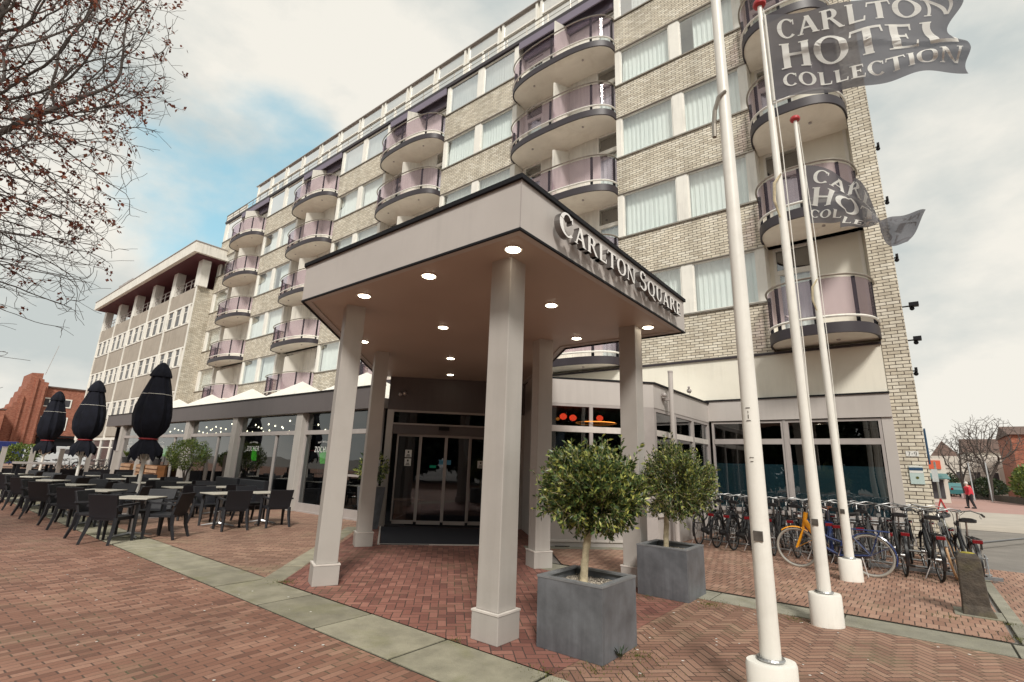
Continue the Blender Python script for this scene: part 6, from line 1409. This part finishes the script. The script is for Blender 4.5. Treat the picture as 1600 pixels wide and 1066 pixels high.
big = bare_tree('plaza_tree', (-13.0,-.75,0), 15, (-12.95,-.30,8.45), (3.0,3.0,6.8), 11500, 4, 'tall tree with bare twigs and reddish dead leaves at the upper left', step=.15, tip=.0042, leaves=7500, trunk_to=3.4, limbs=5, rmax=.26, infl=1.0, kill=.20, lleaf=.085, wander=.14, pw=2.5)
# street trees on the right
bare_tree('street_tree', (5.3,62,0), 7, (5.6,62,4.9), (2.6,2.6,2.5), 900, 12, 'largest bare tree over the hedge at the right', step=.22, tip=.012, trunk_to=1.6, rmax=.16, infl=1.6, kill=.36, twigs=2)
bare_tree('street_tree', (3.6,64,0), 6, (3.4,64,3.9), (1.9,2.0,2.0), 600, 15, 'bare tree nearest the brick pier, over the parked teal car', step=.22, tip=.012, trunk_to=1.3, rmax=.12, infl=1.6, kill=.36)
bare_tree('street_tree', (4.6,66,0), 5, (4.8,66,3.2), (1.4,1.4,1.4), 380, 17, 'small bare tree with pale trunk between the two larger ones', step=.22, tip=.012, trunk_to=1.3, rmax=.10, infl=1.6, kill=.36)
bare_tree('street_tree', (9.6,60,0), 7, (10.0,60,5.2), (2.2,2.2,2.0), 500, 19, 'bare tree at the right edge of the picture before the brick house', step=.22, tip=.012, trunk_to=2, rmax=.12, infl=1.6, kill=.36)
# hedges, low wall
b = MB(); b.prism([(4.6,70),(5.9,61),(6.8,54),(9.0,49),(9.4,49.4),(7.2,54.5),(6.3,61),(5.0,70)], -.02, .48); tag(b.build('garden_wall', m_stone), 'long low dark stone wall under the green hedge at right', 'wall')
shrub('evergreen_hedge', (8.0,56.5,1.6), (1.9,4.5,1.5), 5200, 51, 'tall bright green hedge above the low wall at the right edge', 'hedge', .26, .10, m_leafy)
shrub('evergreen_hedge', (5.5,66.5,1.1), (1.4,3.5,.8), 2200, 52, 'lower dark green hedge left of the tall hedge, under bare trees', 'hedge', .24, .09, m_leafd)
shrub('evergreen_shrub', (2.4,76,1.2), (1.9,2.0,1.25), 1800, 53, 'rounded dark shrub beside the white house, left of the teal car', 'shrub', .26, .09, m_leafd)
h = thing('white_house', (3,84,0), 'white house with a dark pointed roof behind the bare trees', 'house'); b = MB(); b.box(1.8,9.5,84,94,0,4.6); b.build('wall', m_houseW, h)
b = MB(); b.add([(2.1,84.3,4.6),(5.0,84.3,4.6),(5.0,88,4.6),(2.1,88,4.6),(3.5,86,6.6)], [(3,2,1,0),(0,1,4),(1,2,4),(2,3,4),(3,0,4)]); b.build('roof', m_roofd, h)
for x in (3.0,4.6,6.2,7.8): f = MB(); f.box(x-.4,x+.4,83.95,84.0,1.6,2.8); fo = f.build('window', m_white, h); p = MB(); p.box(x-.3,x+.3,83.93,83.945,1.7,2.7); p.build('pane', m_officeglass, fo)
h = thing('shop_house', (1.3,50,0), 'pale shop with an orange-red board and teal awning beyond the brick pier', 'shop'); b = MB(); b.box(.75,2.0,50,56,0,3.2); b.build('wall', m_houseW, h); b = MB(); b.box(.9,1.75,49.92,49.99,2.42,3.05); b.build('orange_board', m_orange, h); b = MB(); b.add([(.9,50,2.1),(2.0,50,2.1),(2.15,49.2,1.75),(.9,49.2,1.75),(.9,50,2.05),(2.0,50,2.05),(2.15,49.2,1.70),(.9,49.2,1.70)], [(0,3,2,1),(4,5,6,7),(3,7,6,2),(2,6,5,1),(0,4,7,3)]); b.build('awning', m_teal, h)
b = MB(); b.box(.95,1.75,49.95,49.99,.3,1.65); b.build('shop_window', m_officeglass, h)
h = thing('brick_house', (9.5,72,0), 'red brown brick house with white bay window at the right edge', 'house'); b = MB(); b.box(8.4,16,72,82,0,6.4); b.build('wall', m_redbrick, h); b = MB(); b.add([(8.2,71.7,6.4),(16,71.7,6.4),(16,82,6.4),(8.2,82,6.4),(8.2,77,7.6),(16,77,7.6)], [(0,1,5,4),(2,3,4,5),(0,4,3),(1,2,5),(3,2,1,0)]); b.build('roof', m_roofd, h)
f = MB(); f.add([(9.2,71.9,2.6),(10.6,71.9,2.6),(10.6,71.9,4.2),(9.9,71.9,5.0),(9.2,71.9,4.2),(9.2,72,2.6),(10.6,72,2.6),(10.6,72,4.2),(9.9,72,5.0),(9.2,72,4.2)], [(0,1,2,3,4),(9,8,7,6,5),(0,5,6,1),(1,6,7,2),(2,7,8,3),(3,8,9,4),(4,9,5,0)]); f.build('bay_window', m_white, h)
h = thing('terrace_house', (14,95,0), 'pale house front seen through the bare branches', 'house'); b = MB(); b.box(6.0,13,92,100,0,5.4); b.build('wall', m_houseW, h); b = MB(); b.add([(5.8,91.7,5.4),(13.2,91.7,5.4),(13.2,100,5.4),(5.8,100,5.4),(5.8,96,7.4),(13.2,96,7.4)], [(0,1,5,4),(2,3,4,5),(0,4,3),(1,2,5),(3,2,1,0)]); b.build('roof', m_roofd, h)
for x in (7.2,9.0,10.8): f = MB(); f.box(x-.5,x+.5,91.9,91.96,2.8,4.2); fo = f.build('window', m_white, h); p = MB(); p.box(x-.38,x+.38,91.87,91.895,2.9,4.1); p.build('pane', m_officeglass, fo)
car('teal_car', (3.3,72,0), R(100), 'small teal car parked beyond the person in red', 'car', m_teal, 3.8, 1.6, 1.4)
t = thing('road_sign', (.62,22,0), 'triangular red-edged road sign on a slim pole beside the pier', 'road sign')
q = MB(); q.cyl(.62,22,0,2.2,.03,8); q.build('pole', m_steel, t); q = MB()
tri = [(.50,.62),(.74,.62),(.62,1.02)]
for k in range(3): A_, B_ = tri[k], tri[(k+1)%3]; q.tube([(A_[0],21.94,A_[1]),(B_[0],21.94,B_[1])], .022, 6)
q.build('red_border', m_redcap, t); q = MB(); q.add([(.62,21.955,1.0),(.51,21.955,.63),(.73,21.955,.63)], [(0,1,2)]); q.build('face', m_signwhite, t)
q = MB(); q.box(.50,.66,21.93,21.96,1.55,1.95); q.build('upper_plate', m_silver, t)
for k, (x, y) in enumerate(((4.0,60.5),(5.0,59.0),(2.2,66))): t = thing('street_pole', (x,y,0), ('thin pale street pole in front of the low hedge','thin pale pole leaning over the low wall','thin pale pole left of the teal car')[k], 'pole'); q = MB(); q.cyl(x,y,0,3.2,.045,8); q.build('shaft', m_silver, t); q = MB(); q.cyl(x,y,3.2,3.3,.07,8); q.build('pole_head', m_greyframe, t)

# ------------------------------------------------------------------ person walking on the street
def person(loc, rz):
    t = thing('person', (0,0,0), 'person with white hair in a red jacket carrying a pale bag along the street', 'person')
    V = [(0,0,.88),(0,.0,1.02),(.03,0,1.16),(.06,0,1.27),(.085,0,1.33),(.11,0,1.43),(.12,0,1.50)]; E = [(i,i+1) for i in range(6)]; rad = [.15,.155,.165,.15,.06,.075,.06]
    def chain(start, pts, rs):
        p = start
        for a, b_ in zip(pts, rs): V.append(a); rad.append(b_); E.append((p, len(V)-1)); p = len(V)-1
    for s, fx, kx in ((-1,.16,.12),(1,-.10,.0)): chain(0, [(0,s*.09,.80),(kx,s*.095,.46),(fx-.02,s*.095,.10),(fx+.10,s*.1,.04)], [.10,.062,.045,.035])
    for s in (-1,1):
        chain(3, [(.06,s*.18,1.24),(.02+.05*s,s*.24,1.00),(.14,s*.23,.80),(.17,s*.22,.74)], [.062,.048,.036,.028])
    me = bpy.data.meshes.new('body'); me.from_pydata(V, E, []); o = bpy.data.objects.new('body', me); C.objects.link(o); o.parent = t; m1 = o.modifiers.new('skin', 'SKIN')
    for i, v in enumerate(me.skin_vertices[0].data): v.radius = (rad[i], rad[i])
    me.skin_vertices[0].data[0].use_root = True; m1.use_smooth_shade = True; m2 = o.modifiers.new('sub', 'SUBSURF'); m2.levels = 1; m2.render_levels = 1
    me.materials.append(m_skin)
    q = MB(); q.tube([(0,0,.80),(.0,0,.95),(.03,0,1.16),(.06,0,1.28),(.085,0,1.335)], [.19,.185,.19,.18,.08], 14)
    for s in (-1,1): q.tube([(.06,s*.16,1.25),(.02+.05*s,s*.245,1.00),(.135,s*.235,.81)], [.08,.068,.05], 10)
    q.build('jacket', m_coat, t, smooth=True)
    q = MB()
    for s, fx, kx in ((-1,.16,.12),(1,-.10,.0)): q.tube([(0,s*.085,.86),(kx,s*.095,.46),(fx-.02,s*.095,.08)], [.12,.078,.06], 10)
    q.build('trousers', m_trouser, t, smooth=True)
    q = MB()
    for s, fx in ((-1,.16),(1,-.10)): q.tube([(fx-.08,s*.097,.045),(fx+.05,s*.1,.045),(fx+.16,s*.1,.03)], [.045,.05,.03], 8)
    q.build('shoes', m_black, t, smooth=True)
    q = MB(); q.ball((.095,0,1.48), .095, 12, 8, 1.1); q.build('hair', m_hair, t, smooth=True)
    q = MB(); q.tube([(.18,-.012,1.44),(.212,0,1.425)], [.012,.016], 6); q.tube([(.183,-.02,1.395),(.19,.02,1.395)], .006, 5); q.ball((.178,.03,1.46), .01, 6, 4); q.ball((.178,-.03,1.46), .01, 6, 4); q.build('face', m_skin, t)
    q = MB(); q.box(.12,.32,-.30,-.14,.55,.85); q.build('bag', m_bagm, t, bevel=.03); t.location = loc; t.rotation_euler = (0,0,rz); return t
person((2.62,42.5,0), R(200))

# ------------------------------------------------------------------ park trees on the far side of the square, mirrored in the glass
def park_tree(x, y, h, label, first=None):
    if first: return dup(first, (x,y,0), random.uniform(0,6), label, 'park trees across the square')
    t = thing('park_tree', (0,0,0), label, 'tree', 'park trees across the square'); r = random.Random(77); lf = MB()
    for i in range(9000):
        d = rvec(r); rad = (.5+.5*r.random()**.5)*(1+.25*mnoise.noise(d*2.2)); p = Vector((d.x*3.3, d.y*3.3, 6.2+d.z*4.2))*1; p = Vector((d.x*3.5*rad, d.y*3.5*rad, 5.4+d.z*5.0*rad))
        if mnoise.noise(p*.7) < -.2: continue
        leaf_quad(lf, p, (d+rvec(r)).normalized(), rvec(r), .5, .2)
    lf.build('crown', m_leafd, t); q = MB(); q.tube([(0,0,0),(.1,0,2.5),(0,.1,6)], [.3,.24,.1], 10)
    for k in range(6): a = k*1.05; q.tube([(0,0,2.6+k*.3),(1.6*cos(a),1.6*sin(a),4.6+k*.4),(2.4*cos(a),2.4*sin(a),6.5+k*.3)], [.12,.07,.03], 6)
    q.build('trunk', m_treebark, t); freeze(t); t.location = (x,y,0); return t
spots = [(3,-15),(-3.5,-16.5),(9,-13.5),(14.5,-9),(18.5,-3.5),(-10,-18),(-17,-19.5),(21,3),(-24,-21),(-31,-22),(-39,-24),(12,-17),(6,-20),(-13,-24),(17,-14),(24,-6),(-47,-22)]
pt_ = None
for i, (x, y) in enumerate(spots):
    o = park_tree(x, y, 9, 'dark park tree across the square, %s in the row' % ('first','second','third','fourth','fifth','sixth','seventh','eighth','ninth','tenth','eleventh','twelfth','thirteenth','fourteenth','fifteenth','sixteenth','seventeenth')[i], pt_)
    pt_ = pt_ or o
